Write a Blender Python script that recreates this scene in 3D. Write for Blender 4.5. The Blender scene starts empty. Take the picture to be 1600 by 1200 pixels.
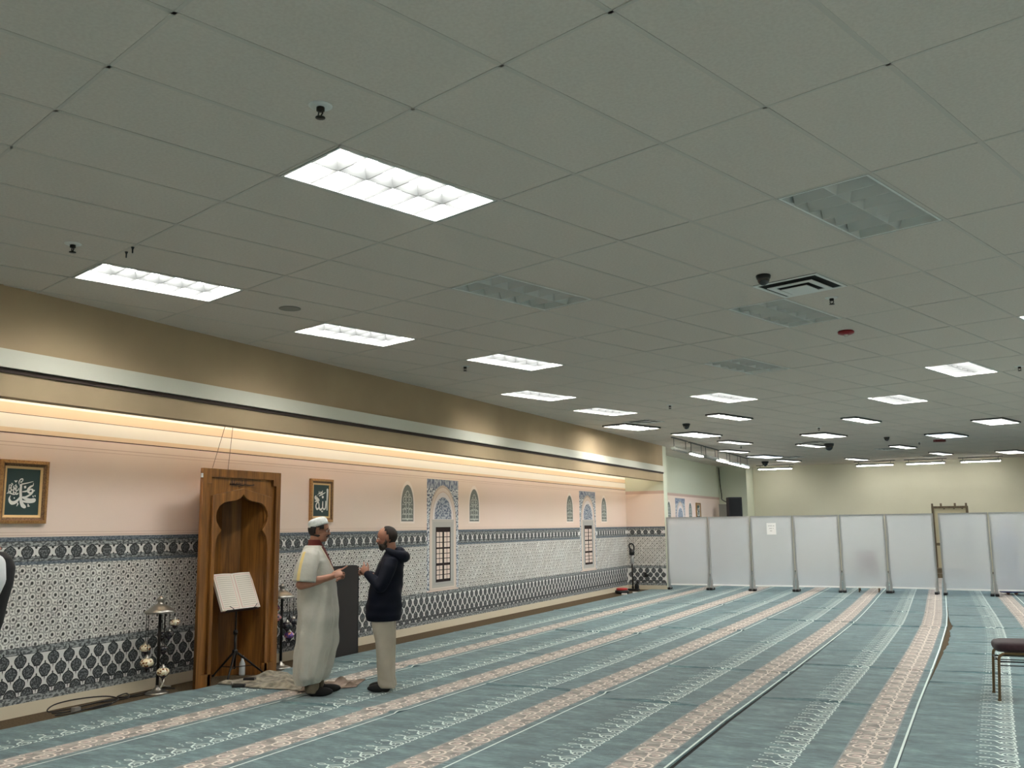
import bpy, bmesh, math, random
from mathutils import Vector, Matrix
random.seed(7)
S = bpy.context.scene
C = S.collection
PI = math.pi

# ------------------------------------------------------------------ camera, world, exposure
F_PX, PITCH, ROLL, TH, H_EYE, H_ROOM = 1453.1, 0.1521, -0.0122, 0.4512, 1.63, 3.648
def cam_axes():
    cp, sp = math.cos(PITCH), math.sin(PITCH)
    f, r0, u0 = Vector((0, cp, sp)), Vector((1, 0, 0)), Vector((0, -sp, cp))
    c, s = math.cos(ROLL), math.sin(ROLL)
    r, u = c*r0 + s*u0, -s*r0 + c*u0
    M = Matrix(((math.cos(TH), -math.sin(TH), 0), (math.sin(TH), math.cos(TH), 0), (0, 0, 1)))
    return M @ r, M @ u, M @ f
CR, CU, CF = cam_axes()
cd = bpy.data.cameras.new('camera')
cam = bpy.data.objects.new('camera', cd)
C.objects.link(cam)
cd.sensor_width = 36.0
cd.lens = F_PX / 1600.0 * 36.0
cd.clip_start, cd.clip_end = 0.05, 200
cam.matrix_world = Matrix(((CR.x, CU.x, -CF.x, 0), (CR.y, CU.y, -CF.y, 0), (CR.z, CU.z, -CF.z, H_EYE), (0, 0, 0, 1)))
S.camera = cam

w = bpy.data.worlds.new('world'); S.world = w; w.use_nodes = True
w.node_tree.nodes['Background'].inputs[0].default_value = (0.5, 0.5, 0.48, 1)
w.node_tree.nodes['Background'].inputs[1].default_value = 0.05
S.view_settings.view_transform = 'Standard'
S.view_settings.look = 'None'
S.view_settings.gamma = 1
S.view_settings.use_curve_mapping = False
S.view_settings.exposure = 0.0
S.cycles.use_denoising = True
S.cycles.max_bounces = 8
S.cycles.diffuse_bounces = 5
S.cycles.glossy_bounces = 3
S.cycles.transmission_bounces = 6
S.cycles.sample_clamp_indirect = 12
LAMP_E = 38.0           # radiance of the troffer diffusers
COVE_E = 42.0

# ------------------------------------------------------------------ materials
def lin(c):
    return tuple((v/255/12.92 if v/255 <= 0.04045 else ((v/255+0.055)/1.055)**2.4) for v in c) + (1,)
MATS = {}
def mat(name, rgb, rough=0.6, metal=0.0, spec=0.5, emit=0.0, noise=0.0, nscale=8.0, rgb2=None, stretch=(1, 1, 1), bump=0.0, bscale=200.0, sheen=0.0, detail=4.0, ramp=(0.35, 0.65)):
    if name in MATS: return MATS[name]
    m = bpy.data.materials.new(name); m.use_nodes = True
    nt = m.node_tree; b = nt.nodes['Principled BSDF']
    b.inputs['Base Color'].default_value = lin(rgb)
    b.inputs['Roughness'].default_value = rough
    b.inputs['Metallic'].default_value = metal
    b.inputs['Specular IOR Level'].default_value = spec
    if sheen:
        b.inputs['Sheen Weight'].default_value = sheen
        b.inputs['Sheen Roughness'].default_value = 0.6
    if emit:
        b.inputs['Emission Color'].default_value = lin(rgb)
        b.inputs['Emission Strength'].default_value = emit
    if rgb2 is not None or bump:
        tc = nt.nodes.new('ShaderNodeTexCoord')
        mp = nt.nodes.new('ShaderNodeMapping'); mp.inputs['Scale'].default_value = stretch
        nt.links.new(tc.outputs['Object'], mp.inputs['Vector'])
    if rgb2 is not None:
        n = nt.nodes.new('ShaderNodeTexNoise'); n.inputs['Scale'].default_value = nscale; n.inputs['Detail'].default_value = detail
        nt.links.new(mp.outputs['Vector'], n.inputs['Vector'])
        r = nt.nodes.new('ShaderNodeValToRGB')
        r.color_ramp.elements[0].position, r.color_ramp.elements[1].position = ramp
        r.color_ramp.elements[0].color, r.color_ramp.elements[1].color = lin(rgb), lin(rgb2)
        nt.links.new(n.outputs['Fac'], r.inputs['Fac'])
        nt.links.new(r.outputs['Color'], b.inputs['Base Color'])
    if bump:
        n2 = nt.nodes.new('ShaderNodeTexNoise'); n2.inputs['Scale'].default_value = bscale; n2.inputs['Detail'].default_value = 3
        nt.links.new(tc.outputs['Object'], n2.inputs['Vector'])
        bp = nt.nodes.new('ShaderNodeBump'); bp.inputs['Strength'].default_value = bump; bp.inputs['Distance'].default_value = 0.01
        nt.links.new(n2.outputs['Fac'], bp.inputs['Height']); nt.links.new(bp.outputs['Normal'], b.inputs['Normal'])
    MATS[name] = m
    return m

# ------------------------------------------------------------------ mesh builder
class MB:
    def __init__(s): s.v = []; s.f = []; s.mi = []
    def add(s, vs, fs, mi=0):
        o = len(s.v); s.v.extend([tuple(p) for p in vs])
        for f in fs: s.f.append(tuple(i+o for i in f)); s.mi.append(mi)
        return s
    def box(s, x0, x1, y0, y1, z0, z1, mi=0):
        vs = [(x, y, z) for z in (z0, z1) for y in (y0, y1) for x in (x0, x1)]
        return s.add(vs, [(0, 2, 3, 1), (4, 5, 7, 6), (0, 1, 5, 4), (2, 6, 7, 3), (0, 4, 6, 2), (1, 3, 7, 5)], mi)
    def obox(s, c, ax, ay, az, hx, hy, hz, mi=0):
        c, ax, ay, az = Vector(c), Vector(ax).normalized(), Vector(ay).normalized(), Vector(az).normalized()
        vs = [c + ax*hx*i + ay*hy*j + az*hz*k for k in (-1, 1) for j in (-1, 1) for i in (-1, 1)]
        return s.add(vs, [(0, 2, 3, 1), (4, 5, 7, 6), (0, 1, 5, 4), (2, 6, 7, 3), (0, 4, 6, 2), (1, 3, 7, 5)], mi)
    def bar(s, p0, p1, hw, hh, up=(0, 0, 1), mi=0):
        p0, p1 = Vector(p0), Vector(p1); d = (p1-p0); L = d.length; d.normalize()
        up = Vector(up); sd = d.cross(up)
        if sd.length < 1e-4: sd = d.cross(Vector((1, 0, 0)))
        sd.normalize(); up = sd.cross(d)
        return s.obox((p0+p1)/2, d, sd, up, L/2, hw, hh, mi)
    def quad(s, a, b, c, d, mi=0): return s.add([a, b, c, d], [(0, 1, 2, 3)], mi)
    def tube(s, pts, r, n=10, mi=0, caps=True, closed=False):
        pts = [Vector(p) for p in pts]; N = len(pts)
        rs = r if isinstance(r, (list, tuple)) else [r]*N
        vs = []; prev = None
        for i, p in enumerate(pts):
            if closed: t = pts[(i+1) % N] - pts[i-1]
            else: t = pts[min(i+1, N-1)] - pts[max(i-1, 0)]
            t.normalize()
            if prev is None:
                a = Vector((0, 0, 1)) if abs(t.z) < 0.9 else Vector((1, 0, 0))
                nrm = t.cross(a).normalized()
            else:
                nrm = (prev - t*prev.dot(t)).normalized()
            prev = nrm; bn = t.cross(nrm)
            for k in range(n):
                a = 2*PI*k/n; vs.append(p + (nrm*math.cos(a) + bn*math.sin(a))*rs[i])
        fs = []
        M = N if closed else N-1
        for i in range(M):
            j = (i+1) % N
            for k in range(n):
                k2 = (k+1) % n; fs.append((i*n+k, i*n+k2, j*n+k2, j*n+k))
        if caps and not closed:
            fs.append(tuple(range(n-1, -1, -1))); fs.append(tuple((N-1)*n+k for k in range(n)))
        return s.add(vs, fs, mi)
    def lathe(s, prof, c=(0, 0, 0), n=24, mi=0, sx=1, sy=1):
        vs = []; N = len(prof)
        for r, z in prof:
            for k in range(n):
                a = 2*PI*k/n; vs.append((c[0]+sx*r*math.cos(a), c[1]+sy*r*math.sin(a), c[2]+z))
        fs = [(i*n+k, i*n+(k+1) % n, (i+1)*n+(k+1) % n, (i+1)*n+k) for i in range(N-1) for k in range(n)]
        fs.append(tuple(range(n-1, -1, -1))); fs.append(tuple((N-1)*n+k for k in range(n)))
        return s.add(vs, fs, mi)
    def ell(s, c, r, n=16, m=10, R=None, mi=0, keep=None):
        c = Vector(c); vs = []; fs = []
        vs.append((0, 0, -1))
        for i in range(1, m):
            a = -PI/2 + PI*i/m
            for k in range(n):
                b = 2*PI*k/n; vs.append((math.cos(a)*math.cos(b), math.cos(a)*math.sin(b), math.sin(a)))
        vs.append((0, 0, 1)); L = len(vs)-1
        for k in range(n): fs.append((0, 1+(k+1) % n, 1+k))
        for i in range(m-2):
            for k in range(n):
                fs.append((1+i*n+k, 1+i*n+(k+1) % n, 1+(i+1)*n+(k+1) % n, 1+(i+1)*n+k))
        for k in range(n): fs.append((1+(m-2)*n+k, 1+(m-2)*n+(k+1) % n, L))
        out = []
        for v in vs:
            q = Vector((v[0]*r[0], v[1]*r[1], v[2]*r[2]))
            if R is not None: q = R @ q
            out.append(c+q)
        if keep: fs = [f for f in fs if keep(sum((out[i] for i in f), Vector())/len(f))]
        return s.add(out, fs, mi)
    def cap(s, p0, p1, r0, r1, n=12, mi=0):
        p0, p1 = Vector(p0), Vector(p1)
        s.tube([p0, p1], [r0, r1], n, mi)
        s.ell(p0, (r0,)*3, n, 8, mi=mi); s.ell(p1, (r1,)*3, n, 8, mi=mi)
        return s
    def loft(s, rings, n=40, disp=None, mi=0):
        vs = []; N = len(rings)
        for i, rg in enumerate(rings):
            cx, cy, cz, rx, ry = rg[:5]; tilt = rg[5] if len(rg) > 5 else 0; pw = rg[6] if len(rg) > 6 else 1
            for k in range(n):
                a = 2*PI*k/n
                ca, sa = math.cos(a), math.sin(a)
                ca2 = math.copysign(abs(ca)**pw, ca); sa2 = math.copysign(abs(sa)**pw, sa)
                d = disp(a, i/(N-1), cz) if disp else 0
                x, y = (rx+d)*ca2, (ry+d)*sa2
                vs.append((cx+x, cy+y, cz+tilt*x))
        fs = [(i*n+k, i*n+(k+1) % n, (i+1)*n+(k+1) % n, (i+1)*n+k) for i in range(N-1) for k in range(n)]
        fs.append(tuple(range(n-1, -1, -1))); fs.append(tuple((N-1)*n+k for k in range(n)))
        return s.add(vs, fs, mi)
    def torus(s, c, R, r, axis=(0, 0, 1), n=24, m=8, mi=0, sx=1.0):
        ax = Vector(axis).normalized(); a = Vector((1, 0, 0)) if abs(ax.x) < 0.9 else Vector((0, 1, 0))
        u = ax.cross(a).normalized(); v = ax.cross(u)
        return s.tube([Vector(c)+u*R*math.cos(2*PI*i/n)*sx+v*R*math.sin(2*PI*i/n) for i in range(n)], r, m, mi, closed=True)
    def build(s, name, m, parent=None, smooth=False, loc=None, label=None, bevel=0.0):
        me = bpy.data.meshes.new(name); me.from_pydata(s.v, [], s.f)
        ms = m if isinstance(m, (list, tuple)) else [m]
        for x in ms: me.materials.append(x)
        if len(ms) > 1: me.polygons.foreach_set('material_index', s.mi)
        me.update()
        if smooth: me.polygons.foreach_set('use_smooth', [True]*len(me.polygons))
        o = bpy.data.objects.new(name, me); C.objects.link(o)
        if parent is not None: o.parent = parent
        if loc is not None: o.location = loc
        if label: o['label'] = label
        if bevel:
            b = o.modifiers.new('bevel', 'BEVEL'); b.width = bevel; b.segments = 2; b.limit_method = 'ANGLE'
        return o

def fixn(o):
    bm = bmesh.new(); bm.from_mesh(o.data); bmesh.ops.recalc_face_normals(bm, faces=bm.faces); bm.to_mesh(o.data); bm.free(); return o
def smoothang(o, deg=40):
    o.data.polygons.foreach_set('use_smooth', [True]*len(o.data.polygons))
    try: o.data.set_sharp_from_angle(angle=math.radians(deg))
    except Exception: pass
    return o
def thing(name, label, cat, loc=(0, 0, 0), rz=0, group=None):
    o = bpy.data.objects.new(name, None); C.objects.link(o); o.empty_display_size = 0.1
    o.location = loc; o.rotation_euler = (0, 0, rz); o['label'] = label; o['category'] = cat
    if group: o['group'] = group
    return o
def tag(o, label, cat, group=None):
    o['label'] = label; o['category'] = cat
    if group: o['group'] = group
    return o
def struct(o, label=None):
    o['kind'] = 'structure'
    if label: o['label'] = label
    return o
def children(o): return [c for c in C.objects if c.parent == o]
def dup(root, loc, rz=None, label=None, group=None):
    r = root.copy(); C.objects.link(r); r.location = loc
    if rz is not None: r.rotation_euler = (0, 0, rz)
    if label: r['label'] = label
    if group: r['group'] = group
    for ch in children(root):
        c = ch.copy(); C.objects.link(c); c.parent = r
        for gch in children(ch):
            d = gch.copy(); C.objects.link(d); d.parent = c
    return r
def curve2d(name, outlines, depth, m, parent=None, bevel=0.0, mtx=None, res=1):
    """closed 2D outlines (first outer, rest holes) extruded by depth along local z"""
    cu = bpy.data.curves.new(name, 'CURVE'); cu.dimensions = '2D'; cu.fill_mode = 'BOTH'
    cu.extrude = depth/2; cu.bevel_depth = bevel; cu.bevel_resolution = 1
    for ol in outlines:
        sp = cu.splines.new('POLY'); sp.points.add(len(ol)-1); sp.use_cyclic_u = True
        for i, p in enumerate(ol): sp.points[i].co = (p[0], p[1], 0, 1)
    tmp = bpy.data.objects.new(name+'_tmp', cu); C.objects.link(tmp)
    dg = bpy.context.evaluated_depsgraph_get()
    me = bpy.data.meshes.new_from_object(tmp.evaluated_get(dg))
    bpy.data.objects.remove(tmp); bpy.data.curves.remove(cu)
    me.materials.clear(); me.materials.append(m)
    if mtx is not None: me.transform(mtx)
    me.name = name
    o = bpy.data.objects.new(name, me); C.objects.link(o)
    if parent is not None: o.parent = parent
    return o
def spline(pts, k=6, closed=False):
    """Catmull-Rom through 2D/3D points"""
    P = [Vector(p) for p in pts]; N = len(P); out = []
    rng = range(N) if closed else range(N-1)
    for i in rng:
        if closed: a, b, c, d = P[i-1], P[i], P[(i+1) % N], P[(i+2) % N]
        else: a, b, c, d = P[max(i-1, 0)], P[i], P[i+1], P[min(i+2, N-1)]
        for j in range(k):
            t = j/k
            out.append(0.5*((2*b) + (c-a)*t + (2*a-5*b+4*c-d)*t*t + (3*b-a-3*c+d)*t*t*t))
    if not closed: out.append(P[-1])
    return out
def ribbon2(pts, w, closed=False):
    """flat 2D ribbon: list of quads (4 2D points) of width w (number or list) along 2D pts"""
    P = [Vector((p[0], p[1])) for p in pts]; N = len(P); ws = w if isinstance(w, (list, tuple)) else [w]*N
    L = []; Rr = []
    for i in range(N):
        if closed: t = P[(i+1) % N]-P[i-1]
        else: t = P[min(i+1, N-1)]-P[max(i-1, 0)]
        if t.length < 1e-9: t = Vector((1, 0))
        t.normalize(); n = Vector((-t.y, t.x))*ws[i]/2
        L.append(P[i]+n); Rr.append(P[i]-n)
    M = N if closed else N-1
    return [(L[i], Rr[i], Rr[(i+1) % N], L[(i+1) % N]) for i in range(M)]
def circ(cx, cy, rx, ry=None, n=14, a0=0, a1=2*PI):
    ry = rx if ry is None else ry
    full = abs(a1-a0-2*PI) < 1e-6
    K = n if full else n+1
    return [(cx+rx*math.cos(a0+(a1-a0)*i/n), cy+ry*math.sin(a0+(a1-a0)*i/n)) for i in range(K)]

# ================================================================== STRUCTURE
M_TILE = mat('ceiling_tile', (206, 196, 186), 0.95, spec=0.1, rgb2=(213, 204, 194), nscale=60, bump=0.12, bscale=160)
M_TBAR = mat('ceiling_tbar', (198, 191, 182), 0.6, spec=0.3)
M_WHITE = mat('white_enamel', (225, 226, 222), 0.5)
M_BLACK = mat('black_plastic', (14, 14, 15), 0.45)
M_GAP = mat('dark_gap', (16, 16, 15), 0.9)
M_BEIGE = mat('bulkhead_beige', (178, 158, 128), 0.9, spec=0.15, rgb2=(170, 150, 122), nscale=1.2)
M_CREAMTRIM = mat('cream_trim', (212, 210, 196), 0.7, spec=0.2)
M_CREAMWALL = mat('cream_wall', (214, 210, 188), 0.9, spec=0.1, rgb2=(209, 205, 183), nscale=0.8)
M_GREENWALL = mat('pale_green_wall', (212, 216, 196), 0.9, spec=0.1)
M_BROWNCARPET = mat('brown_subfloor_carpet', (98, 86, 69), 1.0, spec=0.05, rgb2=(76, 66, 53), nscale=60, bump=0.3, bscale=300)

GA = 0.7671-0.4512                      # the ceiling grid is turned against the mural wall
GU0, GV0 = 1.5351, 3.3041
AX, BX = Vector((math.sin(GA), math.cos(GA))), Vector((-math.cos(GA), math.sin(GA)))
def grid(i, j): return (GU0+i*1.2192)*AX + (GV0+j*0.6096)*BX
XR, YB, YF = 10.4, -3.3, 34.15
def WX(Y): return -7.80-0.0135*(Y-6)    # the mural wall runs very slightly out of line with the bulkhead
Y_END = 23.3

# near fixtures sit in holes of the ceiling: (i, j, lit)
NEAR = [(1.5, 1.5, 1), (1.5, 6.5, 1), (3.5, 7.5, 1), (5.5, 7.5, 1), (7.5, 10.5, 1), (9.5, 11.5, 1), (3.5, 3.5, 0), (3.5, -1.5, 0), (5.5, 1.5, 0), (7.5, 4.5, 0),
        (9.5, 7.5, 1), (11.5, 4.5, 1), (9.5, 1.5, 1), (7.5, -1.5, 1)]
OFFCAM = [(-0.5, -1.5), (-0.5, -4.5), (1.5, -4.5), (3.5, -4.5), (5.5, -4.5), (7.5, -4.5), (9.5, -1.5), (9.5, -4.5), (11.5, -1.5), (13.5, -1.5), (13.5, -4.5), (11.5, -4.5),
          (1.5, -7.5), (3.5, -7.5), (5.5, -7.5), (7.5, -7.5), (-2.5, -1.5), (-2.5, 1.5), (-2.5, 4.5), (15.5, -1.5), (17.5, 1.5), (19.5, 1.5)]
def inroom(q): return -6.3 < q.x < XR-0.8 and YB+0.8 < q.y < YF-0.8
OFFCAM += [(i, j) for i in (-2.5, -.5, 1.5, 3.5, 5.5, 7.5, 9.5, 11.5, 13.5, 15.5, 17.5) for j in (-4.5, -7.5, -10.5)]  # more unseen fixtures, added to brighten the right side
OFFCAM = sorted(set(c for c in OFFCAM if inroom(grid(*c))))
holes = set((int(math.floor(i)), int(math.floor(j))) for i, j, _ in NEAR) | set((int(math.floor(i)), int(math.floor(j))) for i, j in OFFCAM)

def make_ceiling():
    b = MB(); hw = 0.012
    for i in range(-6, 32):
        for j in range(-22, 30):
            c = grid(i+.5, j+.5)
            if not (-9.5 < c.x < XR+1.2 and YB-1.2 < c.y < YF+1.2): continue
            if (i, j) not in holes:
                q = [grid(i, j), grid(i+1, j), grid(i+1, j+1), grid(i, j+1)]
                dz = random.uniform(-0.0015, 0.0015)
                b.add([(p.x, p.y, H_ROOM+dz) for p in q], [(3, 2, 1, 0)], 0)
            # T bars on the two low sides of each cell
            for p, q, wd in ((grid(i, j), grid(i+1, j), 0.013), (grid(i, j), grid(i, j+1), 0.009)):
                b.bar((p.x, p.y, H_ROOM+0.004), (q.x, q.y, H_ROOM+0.004), wd, 0.007, mi=1)
    me = bpy.data.meshes.new('ceiling'); me.from_pydata(b.v, [], b.f)
    me.materials.append(M_TILE); me.materials.append(M_TBAR); me.polygons.foreach_set('material_index', b.mi); me.update()
    bm = bmesh.new(); bm.from_mesh(me)
    for co, no in (((-8.05, 0, 0), (-1, 0, 0)), ((XR, 0, 0), (1, 0, 0)), ((0, YB, 0), (0, -1, 0)), ((0, YF, 0), (0, 1, 0))):
        g = bm.verts[:]+bm.edges[:]+bm.faces[:]
        bmesh.ops.bisect_plane(bm, geom=g, plane_co=co, plane_no=no, clear_outer=True)
    bm.to_mesh(me); bm.free()
    o = bpy.data.objects.new('ceiling', me); C.objects.link(o); struct(o)
make_ceiling()

struct(MB().box(-8.2, XR, YB, YF, -0.12, 0.0).build('floor', M_BROWNCARPET))
struct(MB().box(-8.15, XR+.1, YF, YF+0.15, 0, H_ROOM+.1).build('wall_far', M_CREAMWALL))
struct(MB().box(-8.15, XR+.1, YB-0.15, YB, 0, H_ROOM+.1).build('wall_back', M_CREAMWALL))
struct(MB().box(XR, XR+0.15, YB, YF, 0, H_ROOM+.1).build('wall_right', M_CREAMWALL))
# mural wall behind the bulkhead
b = MB()
b.add([(WX(YB)-.15, YB, 0), (WX(YB), YB, 0), (WX(Y_END), Y_END, 0), (WX(Y_END)-.15, Y_END, 0), (WX(YB)-.15, YB, H_ROOM), (WX(YB), YB, H_ROOM), (WX(Y_END), Y_END, H_ROOM), (WX(Y_END)-.15, Y_END, H_ROOM)],
      [(0, 3, 2, 1), (4, 5, 6, 7), (0, 1, 5, 4), (1, 2, 6, 5), (2, 3, 7, 6), (3, 0, 4, 7)])
M_PINK = mat('pink_mural', (242, 219, 208), 0.85, spec=0.15, rgb2=(236, 218, 203), nscale=0.35, detail=2)
wall_left = struct(b.build('wall_left', M_PINK))
wall_pier = struct(MB().box(-8.15, -7.0, Y_END, Y_END+0.32, 0, H_ROOM+.05).build('wall_pier', M_GREENWALL))
wall_recess = struct(MB().box(-8.1, -7.9, Y_END+0.32, YF, 0, H_ROOM+.05).build('wall_recess', M_GREENWALL))
struct(MB().box(-7.9, -6.92, 33.0, YF, 0, H_ROOM+.05).build('wall_column', M_GREENWALL))
# bulkhead
bk = struct(MB().box(-7.14, -7.0, YB, Y_END, 2.73, H_ROOM+.03).build('trim_1', M_BEIGE, label='beige bulkhead above the mural wall'))
struct(MB().box(-7.0, -6.955, YB, Y_END, 2.965, 3.115).build('trim_2', M_CREAMTRIM, label='long cream strip along the bulkhead'))
struct(MB().box(-7.0, -6.985, YB, Y_END, 2.925, 2.965).build('shadow_strip', mat('dark_strip', (60, 46, 40), 0.8), label='thin dark shadow strip under the cream strip'))  # shadow below the protruding cream strip, painted as a dark strip
# baseboards
M_BASE = mat('cream_base', (200, 190, 168), 0.55, spec=0.4)
b = MB()
b.add([(WX(YB), YB, 0), (WX(YB)+.022, YB, 0), (WX(Y_END)+.022, Y_END, 0), (WX(Y_END), Y_END, 0), (WX(YB), YB, .11), (WX(YB)+.008, YB, .11), (WX(Y_END)+.008, Y_END, .11), (WX(Y_END), Y_END, .11)],
      [(0, 3, 2, 1), (4, 5, 6, 7), (0, 1, 5, 4), (1, 2, 6, 5), (2, 3, 7, 6), (3, 0, 4, 7)])
struct(b.build('baseboard_left', M_BASE))
struct(MB().box(-8.03, -7.0, Y_END-.02, Y_END, 0, .11).build('baseboard_pier', M_BASE))

# ================================================================== MURAL (printed on the walls)
def node_field():
    m = bpy.data.materials.new('star_tile_print'); m.use_nodes = True
    nt = m.node_tree; bs = nt.nodes['Principled BSDF']; L = nt.links.new
    bs.inputs['Roughness'].default_value = 0.75; bs.inputs['Specular IOR Level'].default_value = 0.2
    uv = nt.nodes.new('ShaderNodeUVMap')
    def dist(off, sc, asp=1.0):
        mp = nt.nodes.new('ShaderNodeMapping'); mp.vector_type = 'POINT'
        mp.inputs['Location'].default_value = (off[0], off[1], 0); mp.inputs['Scale'].default_value = (sc, sc*asp, 1)
        L(uv.outputs[0], mp.inputs['Vector'])
        v = nt.nodes.new('ShaderNodeTexVoronoi'); v.voronoi_dimensions = '2D'; v.inputs['Randomness'].default_value = .14; v.inputs['Scale'].default_value = 1
        L(mp.outputs[0], v.inputs['Vector']); return v.outputs['Distance']
    def ramp(src, stops, interp='LINEAR'):
        r = nt.nodes.new('ShaderNodeValToRGB'); r.color_ramp.interpolation = interp
        els = r.color_ramp.elements
        while len(els) < len(stops): els.new(0.5)
        for e, (p, v) in zip(els, stops): e.position = p; e.color = (v, v, v, 1)
        L(src, r.inputs['Fac']); return r.outputs['Color']
    def mul(a, c, fac=1.0):
        x = nt.nodes.new('ShaderNodeMix'); x.data_type = 'RGBA'; x.blend_type = 'MULTIPLY'; x.inputs[0].default_value = fac
        L(a, x.inputs[6]); L(c, x.inputs[7]); return x.outputs[2]
    p = 1/0.122
    a = ramp(dist((0, 0), p), [(0.0, .10), (.10, .10), (.15, .85), (.24, .85), (.28, .42), (.33, .42), (.37, .95)])
    c = ramp(dist((.5, .5), p), [(0.0, .07), (.11, .07), (.15, .9), (.25, .9), (.29, .42), (.33, .42), (.37, 1)])
    d = ramp(dist((.5, 0), p), [(0.0, .30), (.07, .30), (.11, 1)])
    e = ramp(dist((0, .5), p), [(0.0, .30), (.07, .30), (.11, 1)])
    f = ramp(dist((.25, .25), 2*p), [(0.0, .35), (.10, .35), (.18, 1)])
    out = mul(mul(mul(mul(a, c), d), e), f)
    n = nt.nodes.new('ShaderNodeTexNoise'); n.inputs['Scale'].default_value = 2.2; n.inputs['Detail'].default_value = 5
    L(uv.outputs[0], n.inputs['Vector'])
    tint = nt.nodes.new('ShaderNodeValToRGB'); tint.color_ramp.elements[0].position = .3; tint.color_ramp.elements[1].position = .7
    tint.color_ramp.elements[0].color = lin((232, 228, 222)); tint.color_ramp.elements[1].color = lin((244, 244, 240)); L(n.outputs['Fac'], tint.inputs['Fac'])
    L(mul(out, tint.outputs['Color']), bs.inputs['Base Color'])
    return m
M_FIELD = node_field()
def node_scribble(name, c1, c2, sc=(30, 45, 1), lo=.47, hi=.53):
    m = bpy.data.materials.new(name); m.use_nodes = True
    nt = m.node_tree; bs = nt.nodes['Principled BSDF']; L = nt.links.new
    bs.inputs['Roughness'].default_value = 0.75; bs.inputs['Specular IOR Level'].default_value = 0.2
    uv = nt.nodes.new('ShaderNodeUVMap'); mp = nt.nodes.new('ShaderNodeMapping'); mp.inputs['Scale'].default_value = sc; L(uv.outputs[0], mp.inputs['Vector'])
    n = nt.nodes.new('ShaderNodeTexNoise'); n.inputs['Scale'].default_value = 1; n.inputs['Detail'].default_value = 2; L(mp.outputs[0], n.inputs['Vector'])
    r = nt.nodes.new('ShaderNodeValToRGB'); r.color_ramp.elements[0].position = lo; r.color_ramp.elements[1].position = hi
    r.color_ramp.elements[0].color = lin(c1); r.color_ramp.elements[1].color = lin(c2); L(n.outputs['Fac'], r.inputs['Fac'])
    L(r.outputs['Color'], bs.inputs['Base Color']); return m
M_BORD = node_scribble('scroll_border_print', (92, 96, 98), (160, 164, 164))
M_BLUE = node_scribble('blue_border_print', (84, 95, 106), (122, 130, 138), (40, 60, 1))
M_PWHITE = mat('white_print', (222, 222, 220), 0.75, spec=0.2)
M_MED = node_scribble('medallion_print', (66, 69, 71), (118, 122, 124), (60, 60, 1), .5, .56)
M_MEDDK = mat('medallion_outline', (46, 48, 50), 0.75, spec=0.2)
M_ORANGE = mat('peach_stripe', (236, 211, 180), 0.8, spec=0.15)
M_CRSTR = mat('cream_stripe', (246, 240, 229), 0.8, spec=0.15)
M_BRCREAM = mat('bright_cream_wall', (250, 246, 237), 0.85, spec=0.15)
M_DKLINE = mat('dark_line', (74, 44, 40), 0.8)
M_PINKLINE = mat('pink_moulding_print', (208, 180, 166), 0.85, spec=0.15)
M_TYMP = node_scribble('blue_tympanum_print', (100, 110, 132), (184, 190, 198), (26, 26, 1), .44, .56)
M_SCRIPT = node_scribble('blue_script_print', (104, 112, 136), (170, 178, 188), (26, 12, 1), .44, .56)
M_TILEW = node_scribble('blue_tile_print', (92, 102, 122), (216, 220, 222), (30, 30, 1), .46, .52)
M_STONE1 = mat('stone_print_pink', (222, 208, 198), 0.8, spec=0.15)
M_STONE2 = mat('stone_print_grey', (188, 184, 178), 0.8, spec=0.15)
M_STONE3 = mat('stone_print_taupe', (196, 180, 168), 0.8, spec=0.15)
M_PANE = mat('pane_print', (232, 214, 202), 0.8, spec=0.15)
M_BARS = mat('grille_print', (44, 34, 34), 0.8, spec=0.15)
M_LATT = mat('lattice_print', (124, 128, 124), 0.8, spec=0.15)

def flat(name, quads, m, mp, e, parent, label=None, kind=None):
    """quads/polys given in wall coordinates (u, z) -> one mesh on the wall with uv = (u, z)"""
    vs = []; fs = []
    for q in quads:
        o = len(vs); vs.extend([(p[0], p[1]) for p in q]); fs.append(tuple(range(o, o+len(q))))
    me = bpy.data.meshes.new(name); me.from_pydata([mp(u, z, e) for u, z in vs], [], fs)
    uvl = me.uv_layers.new(name='UVMap')
    for lp in me.loops: uvl.data[lp.index].uv = vs[lp.vertex_index]
    me.materials.append(m); me.update()
    o = bpy.data.objects.new(name, me); C.objects.link(o); o.parent = parent
    if label: o['label'] = label
    if kind: o['kind'] = kind
    return o
def rect(u0, u1, z0, z1): return [(u0, z0), (u1, z0), (u1, z1), (u0, z1)]
def medpoly(u, z, wx, hz, n=14):
    """pomegranate medallion: round with a point on top and a tapering foot"""
    pts = []
    for i in range(n):
        a = 2*PI*i/n + PI/2
        r = 1.0
        x, y = math.cos(a), math.sin(a)
        if i == 0: y *= 1.22
        if abs(y+1) < .12: y = -1.25
        pts.append((u+x*wx, z+y*hz))
    return pts
def skip(u, gaps, pad=0.06): return any(g0-pad < u < g1+pad for g0, g1 in gaps)
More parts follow.
